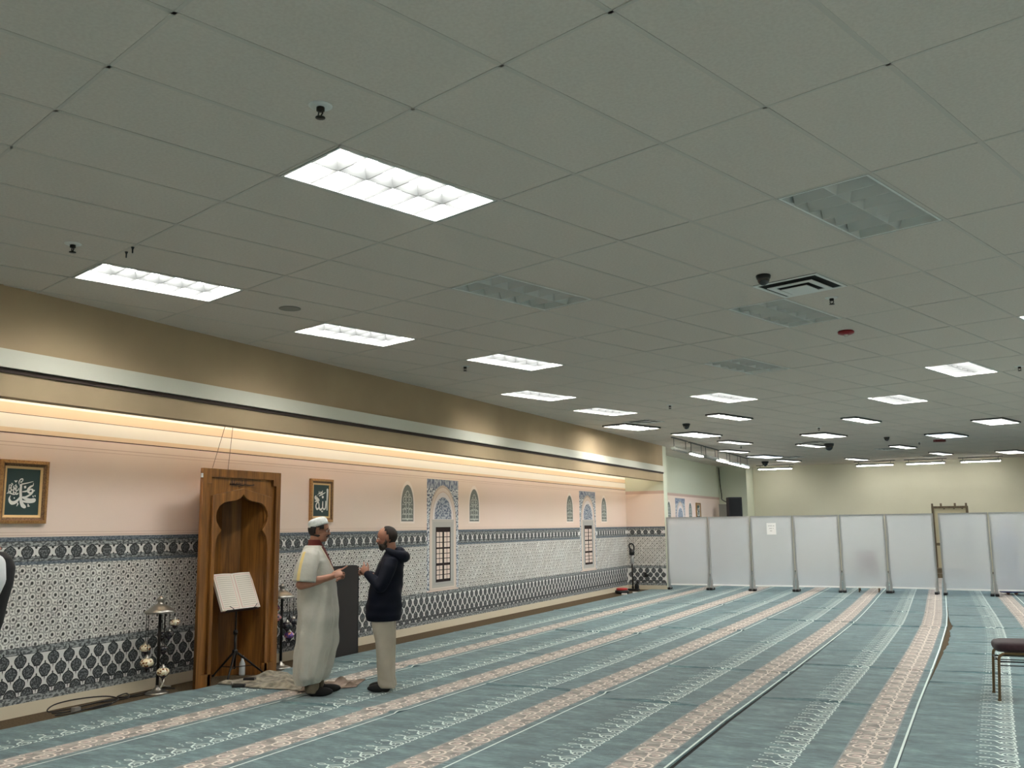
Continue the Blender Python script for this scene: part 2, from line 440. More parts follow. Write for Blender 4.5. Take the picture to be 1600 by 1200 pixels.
def mural(mp, u0, u1, parent, gaps=(), upper=True):
    def segs():
        out = []; a = u0
        for g0, g1 in sorted(gaps):
            if g0 > a: out.append((a, g0))
            a = max(a, g1)
        if a < u1: out.append((a, u1))
        return out
    sg = segs(); R = lambda z0, z1: [rect(a, b_, z0, z1) for a, b_ in sg]
    full = lambda z0, z1: [rect(u0, u1, z0, z1)]
    flat('star_tile_field', R(.60, 1.345), M_FIELD, mp, .0015, parent, 'grey and white star pattern tile print')
    flat('scroll_border', full(.11, .175)+full(.535, .60)+R(1.365, 1.41)+R(1.498, 1.548), M_BORD, mp, .0020, parent, 'grey scroll border print')
    flat('blue_border', R(1.335, 1.367)+R(1.546, 1.588), M_BLUE, mp, .0018, parent, 'blue grey border print')
    flat('white_band', full(.175, .535)+R(1.41, 1.498), M_PWHITE, mp, .0016, parent)
    # thin dark lines that edge the borders
    flat('border_edging', [q for z in (.172, .535, .598, 1.368, 1.408, 1.498, 1.546) for q in (full(z, z+.004) if z < 1 else R(z, z+.004))], M_MEDDK, mp, .0026, parent)
    md, mo = [], []
    p = 0.178; k0 = int(u0/p)-1
    for k in range(k0, int(u1/p)+2):
        u = 5.67+p*(k-31)
        if u0+.06 < u < u1-.06 and not skip(u, gaps):
            mo.append(medpoly(u, 1.452, .066, .050)); md.append(medpoly(u, 1.452, .056, .042))
        uu = u+p/2
        if u0+.02 < uu < u1-.02 and not skip(uu, gaps, .0):
            mo.append([(uu-.012, 1.498), (uu-.014, 1.487), (uu, 1.476), (uu+.014, 1.487), (uu+.012, 1.498)])
            mo.append([(uu-.014, 1.41), (uu+.014, 1.41), (uu, 1.428)])
    p = 0.172; rows = ((.483, 0), (.379, 1), (.275, 0), (.190, 1))
    k0 = int(u0/p)-1
    for k in range(k0, int(u1/p)+2):
        for z, off in rows:
            u = 5.85+p*(k-34)+off*p/2
            if not (u0+.06 < u < u1-.06): continue
            if z < .2:
                for L_, wx, hz in ((mo, .066, .070), (md, .056, .060)):
                    L_.append([(u-wx, .176)]+[(u+wx*math.cos(a), .176+hz*math.sin(a)) for a in [PI*i/8 for i in range(7, 0, -1)]]+[(u+wx, .176)])
            else:
                mo.append(medpoly(u, z, .064, .052)); md.append(medpoly(u, z, .055, .043))
                mo.append([(u-.006, z-.066), (u, z-.10), (u+.006, z-.066)])
                mo.append([(u-.010, z+.068), (u, z+.058), (u+.010, z+.068), (u, z+.084)])
    flat('medallion_outline', mo, M_MEDDK, mp, .0022, parent)
    flat('medallion', md, M_MED, mp, .0027, parent, 'dark grey medallion print')
    if upper:
        flat('pink_moulding', full(1.60, 1.606)+full(1.628, 1.632)+full(2.415, 2.419)+full(2.445, 2.452), M_PINKLINE, mp, .0014, parent)
        flat('dark_line', full(2.528, 2.538)+full(2.708, 2.713), M_DKLINE, mp, .0022, parent)
        flat('peach_stripe', full(2.538, 2.582)+full(2.713, 2.808), M_ORANGE, mp, .0018, parent, 'peach painted stripe')
        flat('cream_stripe', full(2.582, 2.708), M_CRSTR, mp, .0018, parent, 'cream painted stripe')
        flat('upper_cream_band', full(2.808, H_ROOM), M_BRCREAM, mp, .0016, parent)

def archpts(c, hw, zs, tip, n=9, z0=None):
    """pointed arch outline, springing at zs, optional straight legs to z0"""
    L_ = []; Rr = []
    for i in range(n+1):
        t = i/n
        x = hw*math.cos(t*PI/2)**0.85 if i < n else 0
        z = zs+(tip-zs)*(math.sin(t*PI/2)**1.0*0.82+0.18*t)
        Rr.append((c+x, z)); L_.append((c-x, z))
    pts = Rr+L_[-2::-1]
    if z0 is not None: pts = [(c+hw, z0)]+pts+[(c-hw, z0)]
    return pts
def arch_panel(mp, c, parent):
    e = 0.003
    n = 'printed_arch_window'
    flat('blue_tile_surround', [rect(c-.53, c+.53, .62, 2.42)], M_TILEW, mp, e, parent)
    flat('script_band', [rect(c-.53, c+.53, 2.27, 2.42)], M_SCRIPT, mp, e+.0005, parent)
    flat('arch_moulding', [archpts(c, .455, 1.72, 2.33, z0=.62)], M_STONE3, mp, e+.001, parent)
    flat('arch_moulding', [archpts(c, .43, 1.72, 2.29, z0=.63)], M_STONE1, mp, e+.0015, parent)
    flat('arch_moulding', [archpts(c, .375, 1.74, 2.225, z0=1.76)], M_PINKLINE, mp, e+.002, parent)
    flat('arch_moulding', [archpts(c, .36, 1.74, 2.215, z0=1.76)], mat('stone_print_light', (226, 218, 216), .8), mp, e+.0023, parent)
    flat('tympanum', [archpts(c, .285, 1.82, 2.13, z0=1.765)], M_TYMP, mp, e+.003, parent, 'blue patterned tympanum print')
    flat('window_surround', [rect(c-.37, c+.37, .66, 1.76)], M_STONE2, mp, e+.0026, parent)
    flat('window_surround', [rect(c-.335, c+.335, .70, 1.72)], mat('stone_print_mid', (176, 174, 170), .8), mp, e+.0030, parent)
    flat('window_opening', [rect(c-.25, c+.25, .745, 1.635)], M_BARS, mp, e+.0036, parent, 'dark window opening print')
    panes = []
    for z0, z1, rows in ((1.30, 1.56, 3), (1.045, 1.285, 3), (.785, 1.015, 3)):
        for sd in (-1, 1):
            for k in range(2):
                u0 = c+sd*.125+(k-1)*.105+.0085; u1 = u0+.088
                h = (z1-z0)/rows
                for r_ in range(rows): panes.append(rect(u0, u1, z0+r_*h+.006, z0+(r_+1)*h-.006))
    flat('window_pane', panes, M_PANE, mp, e+.0042, parent, 'pale pink lattice pane print')
def small_arch(mp, c, parent):
    flat('small_arch_outline', [archpts(c, .215, 1.98, 2.36, z0=1.70)], mat('small_arch_halo', (244, 230, 220), .85), mp, .003, parent)
    flat('small_arch_lattice', [archpts(c, .18, 1.98, 2.30, z0=1.73)], M_LATT, mp, .0035, parent, 'green grey lattice window print')
    Q = []
    inside = lambda x, z: abs(x) < .16 and z > 1.75 and (z < 1.98 or abs(x) < .165*max(0, 1-((z-1.98)/.30)**1.3))
    for i in range(6):
        z = 1.80+.088*i
        for x in ((-.08, .08) if i % 2 else (-.0, )):
            r_ = .045
            if inside(x, z): Q += ribbon2(circ(c+x, z, r_, r_*1.1, 10), .013, True)
    for i in range(7):
        z = 1.775+.075*i
        for x in (-.13, .13, -.065, .065):
            if inside(x, z) and inside(x, z+.03): Q += ribbon2([(c+x-.02, z-.02), (c+x, z), (c+x+.02, z-.02)], .011)
    Q += ribbon2([(c-.16, 1.768), (c+.16, 1.768)], .018)
    flat('lattice_tracery', Q, mat('lattice_white', (206, 208, 200), .8), mp, .004, parent)

mpL = lambda u, z, e: (WX(u)+e, u, z)
mpP = lambda u, z, e: (-7.0-(u), Y_END-e, z)
mpR = lambda u, z, e: (-7.9+e, u, z)
ARCH = [13.60, 20.46]
mural(mpL, YB, Y_END, wall_left, gaps=[(c-.53, c+.53) for c in ARCH])
for c in ARCH:
    arch_panel(mpL, c, wall_left)
    for s_ in (-1.13, 1.13): small_arch(mpL, c+s_, wall_left)
# pier: u measured from its outer corner towards the mural wall (mirrored so the print faces the room)
mpP = lambda u, z, e: (-8.03+u, Y_END-e, z)
mural(mpP, 0.0, 1.03, wall_pier, upper=False)
flat('pink_print', [rect(0, 1.03, 1.588, 2.46)], M_PINK, mpP, .0016, wall_pier)
flat('pink_moulding', [rect(0, 1.03, 2.42, 2.50)], M_PINKLINE, mpP, .0018, wall_pier)
ZR = (24.0, 32.95)
flat('pink_print', [rect(Y_END+.32, 33.0, 1.588, 2.48)], M_PINK, mpR, .0016, wall_recess)
flat('pink_moulding', [rect(Y_END+.32, 33.0, 2.48, 2.56)], M_PINKLINE, mpR, .0018, wall_recess)
flat('star_tile_field', [rect(Y_END+.32, 33.0, .11, 1.588)], M_FIELD, mpR, .0016, wall_recess)
arch_panel(mpR, 27.95, wall_recess)
for s_ in (-1.2, 1.15): small_arch(mpR, 27.95+s_, wall_recess)

# ================================================================== CEILING FIXTURES
def emat(name, rgb, e):
    m = bpy.data.materials.new(name); m.use_nodes = True; nt = m.node_tree
    nt.nodes.remove(nt.nodes['Principled BSDF']); em = nt.nodes.new('ShaderNodeEmission')
    em.inputs[0].default_value = lin(rgb); em.inputs[1].default_value = e
    nt.links.new(em.outputs[0], nt.nodes['Material Output'].inputs[0]); return m
M_EM = emat('lamp_white', (255, 253, 248), LAMP_E)
M_EMB = emat('lamp_bluish', (226, 240, 255), LAMP_E)
M_OFF = mat('diffuser_unlit', (226, 226, 222), 0.6)
M_LOUV = mat('louver_lit_greyed', (112, 114, 114), 0.35, spec=.4)  # pale louvres greyed in lit fixtures, so their cells keep some shading
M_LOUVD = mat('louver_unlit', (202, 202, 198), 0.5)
LX, LY = 0.578, 1.188
def troffer(name, label, lit, nx=2, ny=6, wx=LX, ly=LY, recess=True, em=None, group=None):
    t = thing(name, label, 'ceiling light', group=group)
    a, b_ = wx/2, ly/2; f = .016
    z0 = 0.0 if recess else -.03
    fr = MB()
    for x0, x1, y0, y1 in ((-a, a, -b_, -b_+f), (-a, a, b_-f, b_), (-a, -a+f, -b_+f, b_-f), (a-f, a, -b_+f, b_-f)):
        fr.box(x0, x1, y0, y1, z0-.003, z0+.012)
    fr.build('frame', M_WHITE, t)
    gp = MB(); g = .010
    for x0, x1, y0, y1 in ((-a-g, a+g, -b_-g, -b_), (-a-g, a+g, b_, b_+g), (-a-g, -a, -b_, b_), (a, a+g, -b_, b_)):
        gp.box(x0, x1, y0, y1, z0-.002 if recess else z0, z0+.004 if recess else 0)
    gp.build('shadow_gap', M_GAP if recess else mat('shadow_gap_grey', (70, 70, 68), .8), t, label='dark strip painted as the shadow gap around the light')  # dark strips stand in for the shade line round the frame
    hd = .085 if recess else .028
    hs = MB()
    for x0, x1, y0, y1 in ((-a, a, -b_, -b_+.006), (-a, a, b_-.006, b_), (-a, -a+.006, -b_, b_), (a-.006, a, -b_, b_)):
        hs.box(x0, x1, y0, y1, z0+.012, z0+hd+.01)
    hs.box(-a, a, -b_, b_, z0+hd+.01, z0+hd+.014)
    hs.build('housing', M_WHITE, t)
    MB().box(-a+.006, a-.006, -b_+.006, b_-.006, z0+hd, z0+hd+.004).build('diffuser', (em or M_EM) if lit else M_OFF, t)
    lv = MB(); hh = .06 if recess else .018
    def wedge(p, q, wb, wt):
        p, q = Vector(p), Vector(q); d = (q-p).normalized(); n = Vector((-d.y, d.x, 0))
        vs = [p-n*wb, p+n*wb, q+n*wb, q-n*wb]; vt = [v+Vector((0, 0, hh)) for v in (p-n*wt, p+n*wt, q+n*wt, q-n*wt)]
        lv.add([tuple(v) for v in vs+vt], [(3, 2, 1, 0), (4, 5, 6, 7), (0, 1, 5, 4), (1, 2, 6, 5), (2, 3, 7, 6), (3, 0, 4, 7)])
    wt = .030 if recess else .01
    for k in range(1, nx):
        x = -a+wx*k/nx; wedge((x, -b_+f, z0), (x, b_-f, z0), .003, wt)
    for k in range(1, ny):
        y = -b_+ly*k/ny; wedge((-a+f, y, z0), (a-f, y, z0), .003, wt)
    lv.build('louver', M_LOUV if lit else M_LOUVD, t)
    return t
def put(t, q, z=H_ROOM): t.location = (q.x, q.y, z); t.rotation_euler = (0, 0, -GA)
NL = {(1.5, 1.5): 'large lit ceiling light nearest the camera, left of the picture centre',
 (1.5, 6.5): 'lit ceiling light nearest the beige bulkhead, farthest left',
 (3.5, 7.5): 'lit ceiling light third along the left row beside the bulkhead',
 (5.5, 7.5): 'lit ceiling light fourth in the left row, next to the unlit louvred one',
 (7.5, 10.5): 'lit ceiling light fifth in the left row beside the bulkhead',
 (9.5, 11.5): 'lit ceiling light sixth in the left row beside the bulkhead',
 (3.5, 3.5): 'unlit louvred ceiling light right of the row along the bulkhead',
 (3.5, -1.5): 'large unlit louvred ceiling light nearest the camera at upper right',
 (5.5, 1.5): 'unlit louvred ceiling light touching the square air vent',
 (7.5, 4.5): 'farthest unlit louvred ceiling light, beyond the red alarm',
 (9.5, 7.5): 'wide lit ceiling light just beyond the farthest unlit one',
 (11.5, 4.5): 'wide lit ceiling light between two others at right, beyond the red alarm',
 (9.5, 1.5): 'largest lit ceiling light on the right side',
 (7.5, -1.5): 'lit ceiling light cut off at the right picture edge'}
proto_on = None; proto_off = None
for i, j, lit in NEAR:
    q = grid(i, j); lb = NL[(i, j)]
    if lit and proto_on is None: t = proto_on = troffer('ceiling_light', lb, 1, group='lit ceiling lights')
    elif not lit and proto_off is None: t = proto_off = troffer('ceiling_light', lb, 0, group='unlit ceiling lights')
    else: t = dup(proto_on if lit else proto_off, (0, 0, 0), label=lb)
    put(t, q)
for i, j in OFFCAM:
    t = dup(proto_on, (0, 0, 0), label='unseen lit ceiling light added to brighten the room', group='added unseen ceiling lights behind and beside the camera'); put(t, grid(i, j))
FARL = [  # x, y, wide?, bluish?, label
 (-6.12, 18.28, 1, 0, 'lit ceiling light at the far end of the left row, by the far bulkhead vent'),
 (-3.93, 17.54, 0, 0, 'narrow lit ceiling light beyond the wide one in the middle'),
 (-5.39, 20.67, 1, 0, 'wide lit ceiling light near the corner where the bulkhead ends'),
 (-5.08, 23.16, 0, 0, 'narrow lit ceiling light right of the bulkhead end, upper of a close pair'),
 (-5.75, 26.0, 0, 0, 'narrow lit ceiling light right of the bulkhead end, lower of a close pair'),
 (-5.42, 28.67, 1, 1, 'bluish lit ceiling light at the far left'),
 (-5.12, 31.04, 0, 0, 'narrow lit ceiling light touching the bluish one at far left'),
 (-3.56, 25.26, 0, 0, 'narrow lit ceiling light beside the black camera dome'),
 (-2.88, 22.46, 1, 0, 'wide lit ceiling light in the far middle, above the black dome camera'),
 (-1.77, 19.5, 0, 0, 'narrow lit ceiling light right of the picture middle'),
 (0.64, 21.28, 1, 0, 'wide lit ceiling light at far right'),
 (-0.33, 24.12, 1, 1, 'bluish lit ceiling light at far right above the red alarm'),
 (-1.46, 27.15, 0, 0, 'narrow lit ceiling light left of the far red alarm'),
 (-0.61, 30.51, 0, 0, 'narrow lit ceiling light above the hanging ones by the far wall'),
 (-3.09, 31.62, 0, 0, 'tiny lit ceiling light close to the far wall'),
 (1.28, 31.1, 1, 0, 'lit ceiling light at right edge near the far wall')]
pw = pn = None
for x, y, wide, bl, lb in FARL:
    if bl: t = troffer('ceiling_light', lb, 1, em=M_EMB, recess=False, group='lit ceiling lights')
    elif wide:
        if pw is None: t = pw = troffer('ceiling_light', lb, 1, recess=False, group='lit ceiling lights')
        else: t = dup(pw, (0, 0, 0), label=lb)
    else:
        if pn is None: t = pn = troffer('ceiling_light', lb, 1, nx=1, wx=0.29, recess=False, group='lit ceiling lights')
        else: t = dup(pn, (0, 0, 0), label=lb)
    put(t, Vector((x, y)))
# lights of the row further right, beyond the picture
# cove light on top of the bulkhead
cl = thing('cove_light', 'long white light strip hidden between the bulkhead and the mural wall', 'light strip', (-7.2, 10, 3.0))
b = MB(); b.box(-.03, .03, -13.2, 13.25, -.03, 0); b.build('housing', M_WHITE, cl)
MB().tube([(0, -13.1, .02), (0, 13.2, .02)], .018, 8).build('lamp_tube', emat('cove_lamp', (255, 246, 230), COVE_E), cl)

# hanging strip lights
def pendant(label, n_lit=True, L=1.2, drop=0.3, group='hanging strip lights'):
    t = thing('hanging_strip_light', label, 'ceiling light', group=group)
    h = MB(); h.box(-.045, .045, -L/2, L/2, 0.02, .07); h.build('housing', mat('grey_housing', (150, 152, 144), .5), t)
    MB().box(-.028, .028, -L/2+.04, L/2-.04, -.005, 0.02).build('lamp_tube', M_EM if n_lit else mat('tube_unlit', (120, 122, 116), .5), t)
    for s_ in (-1, 1): MB().tube([(0, s_*L*.42, .07), (0, s_*L*.42, drop)], .008, 6).build('rod', mat('grey_rod', (90, 92, 88), .5), t)
    MB().box(-.03, .03, -L/2-.04, L/2+.04, drop-.02, drop).build('rail', mat('grey_rod', (90, 92, 88), .5), t)
    return t
p1 = pendant('hanging strip light of the left side row, lit, nearest of its row')
p2 = None
for k, (y, lit, lb) in enumerate(((23.2, 1, None), (24.65, 0, 'unlit hanging strip light between lit ones of the left side row'), (26.0, 1, 'lit hanging strip light in the middle of the left side row'), (27.4, 1, 'lit hanging strip light next to last in the left side row'), (28.8, 1, 'lit hanging strip light at the far end of the left side row'), (21.7, 0, 'unlit hanging strip light at the near end of the left side row'))):
    if k == 0: t = p1
    elif lit: t = dup(p1, (0, 0, 0), label=lb)
    elif p2 is None: t = p2 = pendant(lb, False)
    else: t = dup(p2, (0, 0, 0), label=lb)
    t.location = (-6.08, y, H_ROOM-.30)
p3 = None
for x, lb in ((-5.95, 'hanging strip light before the far wall, leftmost of four'), (-2.7, 'hanging strip light before the far wall, second from left'), (-1.15, 'hanging strip light before the far wall, third from left'), (.46, 'hanging strip light before the far wall, rightmost of four')):
    t = pendant(lb, drop=.16, group='hanging strip lights before the far wall') if p3 is None else dup(p3, (0, 0, 0), label=lb)
    if p3 is None: p3 = t
    t.location = (x, 33.2, H_ROOM-.16); t.rotation_euler = (0, 0, PI/2)

# vents, domes, sprinklers, speaker, alarms
def vent(label, drop=.03, w_=.58):
    t = thing('air_vent', label, 'air vent', group='square ceiling air vents'); a = w_/2
    MB().box(-a, a, -a, a, -.002, .0).build('duct_opening', M_GAP, t)
    for k, (r0, r1, z0) in enumerate(((1.0, .90, -.004), (.70, .52, -.022), (.40, 0.0, -.036))):
        o = MB()
        if r1 > 0:
            for x0, x1, y0, y1 in ((-a*r0, a*r0, -a*r0, -a*r1), (-a*r0, a*r0, a*r1, a*r0), (-a*r0, -a*r1, -a*r1, a*r1), (a*r1, a*r0, -a*r1, a*r1)): o.box(x0, x1, y0, y1, z0-.006, z0)
        else: o.box(-a*r0, a*r0, -a*r0, a*r0, z0-.006, z0)
        o.build('vane', M_WHITE, t)
    return t
v1 = vent('white square air vent beside the near dome camera'); put(v1, grid(4.75, .5))
for i, j, lb in ((11.0, 12.3, 'dark air vent beyond the left row of lights'), (16.95, 12.3, 'dark air vent beside the far black dome camera'), (20.0, 11.7, 'dark air vent near the far right narrow light'), (23.3, 12.2, 'dark air vent closest to the far wall'), (20.6, 17.1, 'dark air vent behind the bluish light at far left')):
    t = dup(v1, (0, 0, 0), label=lb, group='far ceiling air vents'); put(t, grid(i, j))
def dome(label, r=.055):
    t = thing('dome_camera', label, 'security camera', group='black dome cameras')
    MB().lathe([(r*1.05, 0), (r*1.1, -.01), (r*1.0, -.03), (r*.95, -.035)], n=20).build('base', M_BLACK, t, smooth=True)
    MB().ell((0, 0, -.035), (r*.9, r*.9, r*.95), 20, 12).build('dome', mat('dome_glass', (22, 22, 26), 0.12, spec=.8), t, smooth=True)
    return t
d1 = dome('black dome camera beside the near air vent'); put(d1, Vector((-1.37, 7.59)))
for x, y, s_, lb in ((-5.01, 18.41, 1.3, 'black dome camera near the end of the left row of lights'), (-3.11, 25.11, 2.1, 'largest black dome camera, beside a far narrow light'), (-1.64, 24.01, 1.1, 'small black dome camera at far right'), (-5.9, 31.2, 1.9, 'black dome camera nearest the far wall')):
    t = dup(d1, (0, 0, 0), label=lb); put(t, Vector((x, y))); t.scale = (s_,)*3
def sprink(label):
    t = thing('sprinkler', label, 'sprinkler', group='ceiling sprinklers')
    MB().lathe([(.058, 0), (.058, -.003), (.048, -.007), (.03, -.010)], n=20).build('escutcheon', M_WHITE, t, smooth=True)
    b = MB(); b.lathe([(.020, -.008), (.020, -.028), (.012, -.032)], n=12); b.tube([(.014, 0, -.03), (.018, 0, -.045), (0, 0, -.06)], .004, 6); b.tube([(-.014, 0, -.03), (-.018, 0, -.045), (0, 0, -.06)], .004, 6)
    b.lathe([(.024, -.060), (.024, -.064)], n=12); b.build('head', mat('dark_brass', (52, 48, 42), .4, .7), t, smooth=True)
    return t
s1 = sprink('sprinkler near the camera, above the big lit ceiling light'); put(s1, Vector((-2.66, 3.41)))
for x, y, lb in ((-5.56, 4.37, 'sprinkler left of the farthest left ceiling light'), (-.97, 8.67, 'sprinkler beside the near air vent'), (-5.6, 10.2, 'sprinkler between the bulkhead and the left row of lights'), (-4.45, 15.36, 'small sprinkler before the dome camera of the left row'), (-5.09, 21.57, 'small sprinkler above a narrow light near the bulkhead end'), (-5.25, 24.59, 'small sprinkler beside the lower narrow light near the bulkhead end'), (-2.75, 20.72, 'small sprinkler above the far middle wide light'), (-1.01, 26.07, 'small sprinkler beside the far red alarm'), (.75, 13.86, 'sprinkler at the right picture edge')):
    t = dup(s1, (0, 0, 0), label=lb); put(t, Vector((x, y)))
M_RED = mat('alarm_red', (150, 26, 34), 0.4)
t = thing('fire_alarm', 'red round strobe alarm beyond the near air vent', 'fire alarm')
MB().lathe([(.075, 0), (.085, -.012), (.08, -.03), (.05, -.042)], n=24).build('body', M_RED, t, smooth=True); MB().ell((0, 0, -.042), (.028, .028, .02), 12, 8).build('lens', mat('strobe_lens', (200, 190, 180), .2), t, smooth=True)
put(t, Vector((-1.03, 10.3)))
t = thing('fire_alarm', 'dark red box alarm on the far right ceiling', 'fire alarm')
MB().box(-.13, .13, -.06, .06, -.06, 0).build('body', mat('alarm_dark_red', (90, 26, 24), 0.5), t); put(t, Vector((-.52, 25.5))); t.rotation_euler = (0, 0, .44)
t = thing('ceiling_speaker', 'round grey speaker grille by the left row of lights', 'speaker')
MB().lathe([(.10, 0), (.10, -.004), (.08, -.006), (.0001, -.004)], n=28).build('grille', mat('grille_grey', (138, 134, 124), .8), t); put(t, Vector((-5.5, 6.66)))
for k, (x, y) in enumerate(((-5.37, 4.67), (-5.24, 4.61))):
    o = MB().tube([(0, 0, 0), (0, 0, -.02), (0, 0, -.045)], [.012, .005, .005], 8).build('ceiling_hook', mat('hook_metal', (70, 68, 64), .5, .5), loc=(x, y, H_ROOM-.006))
    tag(o, ('small ceiling hook closer to the bulkhead', 'small ceiling hook farther from the bulkhead')[k], 'hook', 'ceiling hooks')

# ================================================================== CARPET RUNNERS
def node_pile():
    m = bpy.data.materials.new('teal_pile'); m.use_nodes = True
    nt = m.node_tree; bs = nt.nodes['Principled BSDF']; L = nt.links.new
    bs.inputs['Roughness'].default_value = 0.95; bs.inputs['Specular IOR Level'].default_value = 0.08
    bs.inputs['Sheen Weight'].default_value = 0.35; bs.inputs['Sheen Roughness'].default_value = 0.5
    tc = nt.nodes.new('ShaderNodeTexCoord')
    def noise(sc, det=4, rough=.55):
        mp = nt.nodes.new('ShaderNodeMapping'); mp.inputs['Scale'].default_value = sc; L(tc.outputs['Object'], mp.inputs['Vector'])
        n = nt.nodes.new('ShaderNodeTexNoise'); n.inputs['Scale'].default_value = 1; n.inputs['Detail'].default_value = det; n.inputs['Roughness'].default_value = rough
        L(mp.outputs[0], n.inputs['Vector']); return n.outputs['Fac']
    a = noise((2.6, 7.0, 1), 6, .65); b_ = noise((14, 40, 1), 3)
    mx = nt.nodes.new('ShaderNodeMix'); mx.data_type = 'FLOAT'; mx.inputs[0].default_value = .38; L(a, mx.inputs[2]); L(b_, mx.inputs[3])
    r = nt.nodes.new('ShaderNodeValToRGB'); els = r.color_ramp.elements
    els[0].position, els[1].position = .36, .64; els.new(.5)
    els[0].color = lin((38, 67, 74)); els[1].color = lin((71, 101, 106)); els[2].color = lin((108, 141, 143))
    L(mx.outputs[0], r.inputs['Fac']); L(r.outputs['Color'], bs.inputs['Base Color'])
    n2 = noise((260, 260, 1), 2)
    bp = nt.nodes.new('ShaderNodeBump'); bp.inputs['Strength'].default_value = .5; bp.inputs['Distance'].default_value = .006
    L(n2, bp.inputs['Height']); L(bp.outputs[0], bs.inputs['Normal'])
    return m
M_PILE = node_pile()
M_BAND = mat('beige_band_pile', (114, 108, 101), 0.95, spec=.08, rgb2=(170, 162, 152), nscale=7, stretch=(1, 1.6, 1), bump=.4, bscale=260, sheen=.25, detail=6)
M_CURL = mat('cream_scroll_pile', (226, 214, 202), 0.95, spec=.08, bump=.3, bscale=260, sheen=.2)
M_CURL2 = mat('rose_leaf_pile', (190, 168, 160), 0.95, spec=.08, bump=.3, bscale=260, sheen=.2)
M_FLOR = mat('white_floral_pile', (218, 232, 226), 0.95, spec=.08, bump=.3, bscale=260, sheen=.2)
M_GREYB = mat('grey_edge_pile', (152, 156, 156), 0.95, spec=.08)
TH_R = .014
SEAM = {0: [(4, -7.37), (7.3, -7.355), (7.5, -7.295), (8.85, -7.295), (9.0, -7.35), (30, -7.45)],
        1: [(4, -6.03), (9, -6.0), (14, -5.98), (22, -5.98), (30, -6.0)],
        2: [(4, -4.69), (8, -4.67), (11, -4.62), (15, -4.58), (21, -4.62), (30, -4.7)],
        3: [(4, -3.34), (8, -3.32), (11, -3.26), (14.6, -3.24), (20.6, -3.21), (23.6, -3.25), (30, -3.3)],
        4: [(4, -1.97), (8, -1.95), (9.6, -1.91), (11, -1.88), (14.5, -1.83), (16.6, -1.81), (18.3, -1.83), (20.4, -1.87), (22.9, -1.93), (30, -2.05)],
        5: [(4, -.60), (7, -.56), (9.35, -.53), (11.5, -.49), (13.5, -.46), (16.5, -.44), (18.4, -.47), (23.1, -.59), (30, -.75)]}
GAPW = {4: [(4, .045), (6.4, .042), (8, .040), (9.6, .034), (11, .026), (14, .016), (16, .0), (40, 0)],
        2: [(6, 0), (9, .012), (13, .014), (15, 0)], 1: [(6.8, 0), (8.3, .03), (8.9, .02), (10, 0)],
        5: [(4, .004), (10.2, .006), (10.8, .015), (11.8, .03), (13.2, .05), (13.9, .07), (14.6, .08), (15.6, .06), (16.5, .08), (17.2, .035), (18.2, .01), (19.5, .01), (21, 0)]}
def interp(T, y):
    if y <= T[0][0]: return T[0][1]
    for (a, va), (b_, vb) in zip(T, T[1:]):
        if y <= b_:
            t = (y-a)/(b_-a); return va+(vb-va)*t
    return T[-1][1]
def seam(k, y):
    if k in SEAM: return interp(SEAM[k], y)
    return interp(SEAM[5], y)+1.372*(k-5)+interp([(4, 0), (8, 0), (15, .06), (20, 0.02), (30, -.02)], y)
def leftedge(k, y):
    x = seam(k, y)
    if k in GAPW:
        g = interp(GAPW[k], y)
        if k == 5: g += .012*math.sin(y*9.1)*math.sin(y*3.7)*(1 if 13 < y < 17 else 0)
        x += g
    return x
WR = {5: [18.24, 20.3, 16.3, 14.38, 13.1, 11.5, 10.7], 6: [19.6, 17.9, 16.02, 14.4, 12.68, 11.2, 9.6], 4: [21.7, 18.7, 16.1, 12.9, 11.5, 9.2], 3: [21.65, 19.0, 16.5, 13.4, 10.8, 8.6], 2: [20.1, 17.5, 14.7, 11.8, 8.9],
      1: [19.2, 16.4, 13.8, 11.2, 7.3], 0: [17, 13, 9.7], 7: [18, 15, 12, 10]}
def wr_h(k, y, u):
    h = 0
    for n, y0 in enumerate(WR.get(k, ())):
        amp = .010+.006*((n*7+k*3) % 3)/2
        d = y-(y0+.02*math.sin(u*6+n)-.03*u)
        if d < -0.03 or d > .4 or y > 22.75: continue
        side = max(0.0, min(1.0, 1.25-abs(u-.55)/.62)) if n % 2 else 1.0
        h += amp*side*(math.exp(-(d/.11)**2) if d > 0 else max(0.0, 1+d/.03))
    return h
def rp(k, u, y, e=0.0, fr=None):
    """runner coordinates -> world; u measured from the right seam leftwards is negative"""
    xr = seam(k+1, y)
    return (xr+u, y, TH_R+e+wr_h(k, y, 1.36+u))
YS = [YB+.3]
while YS[-1] < 23.8: YS.append(YS[-1]+(.35 if YS[-1] < 4 else .03))
while YS[-1] < 32.4: YS.append(YS[-1]+.4)
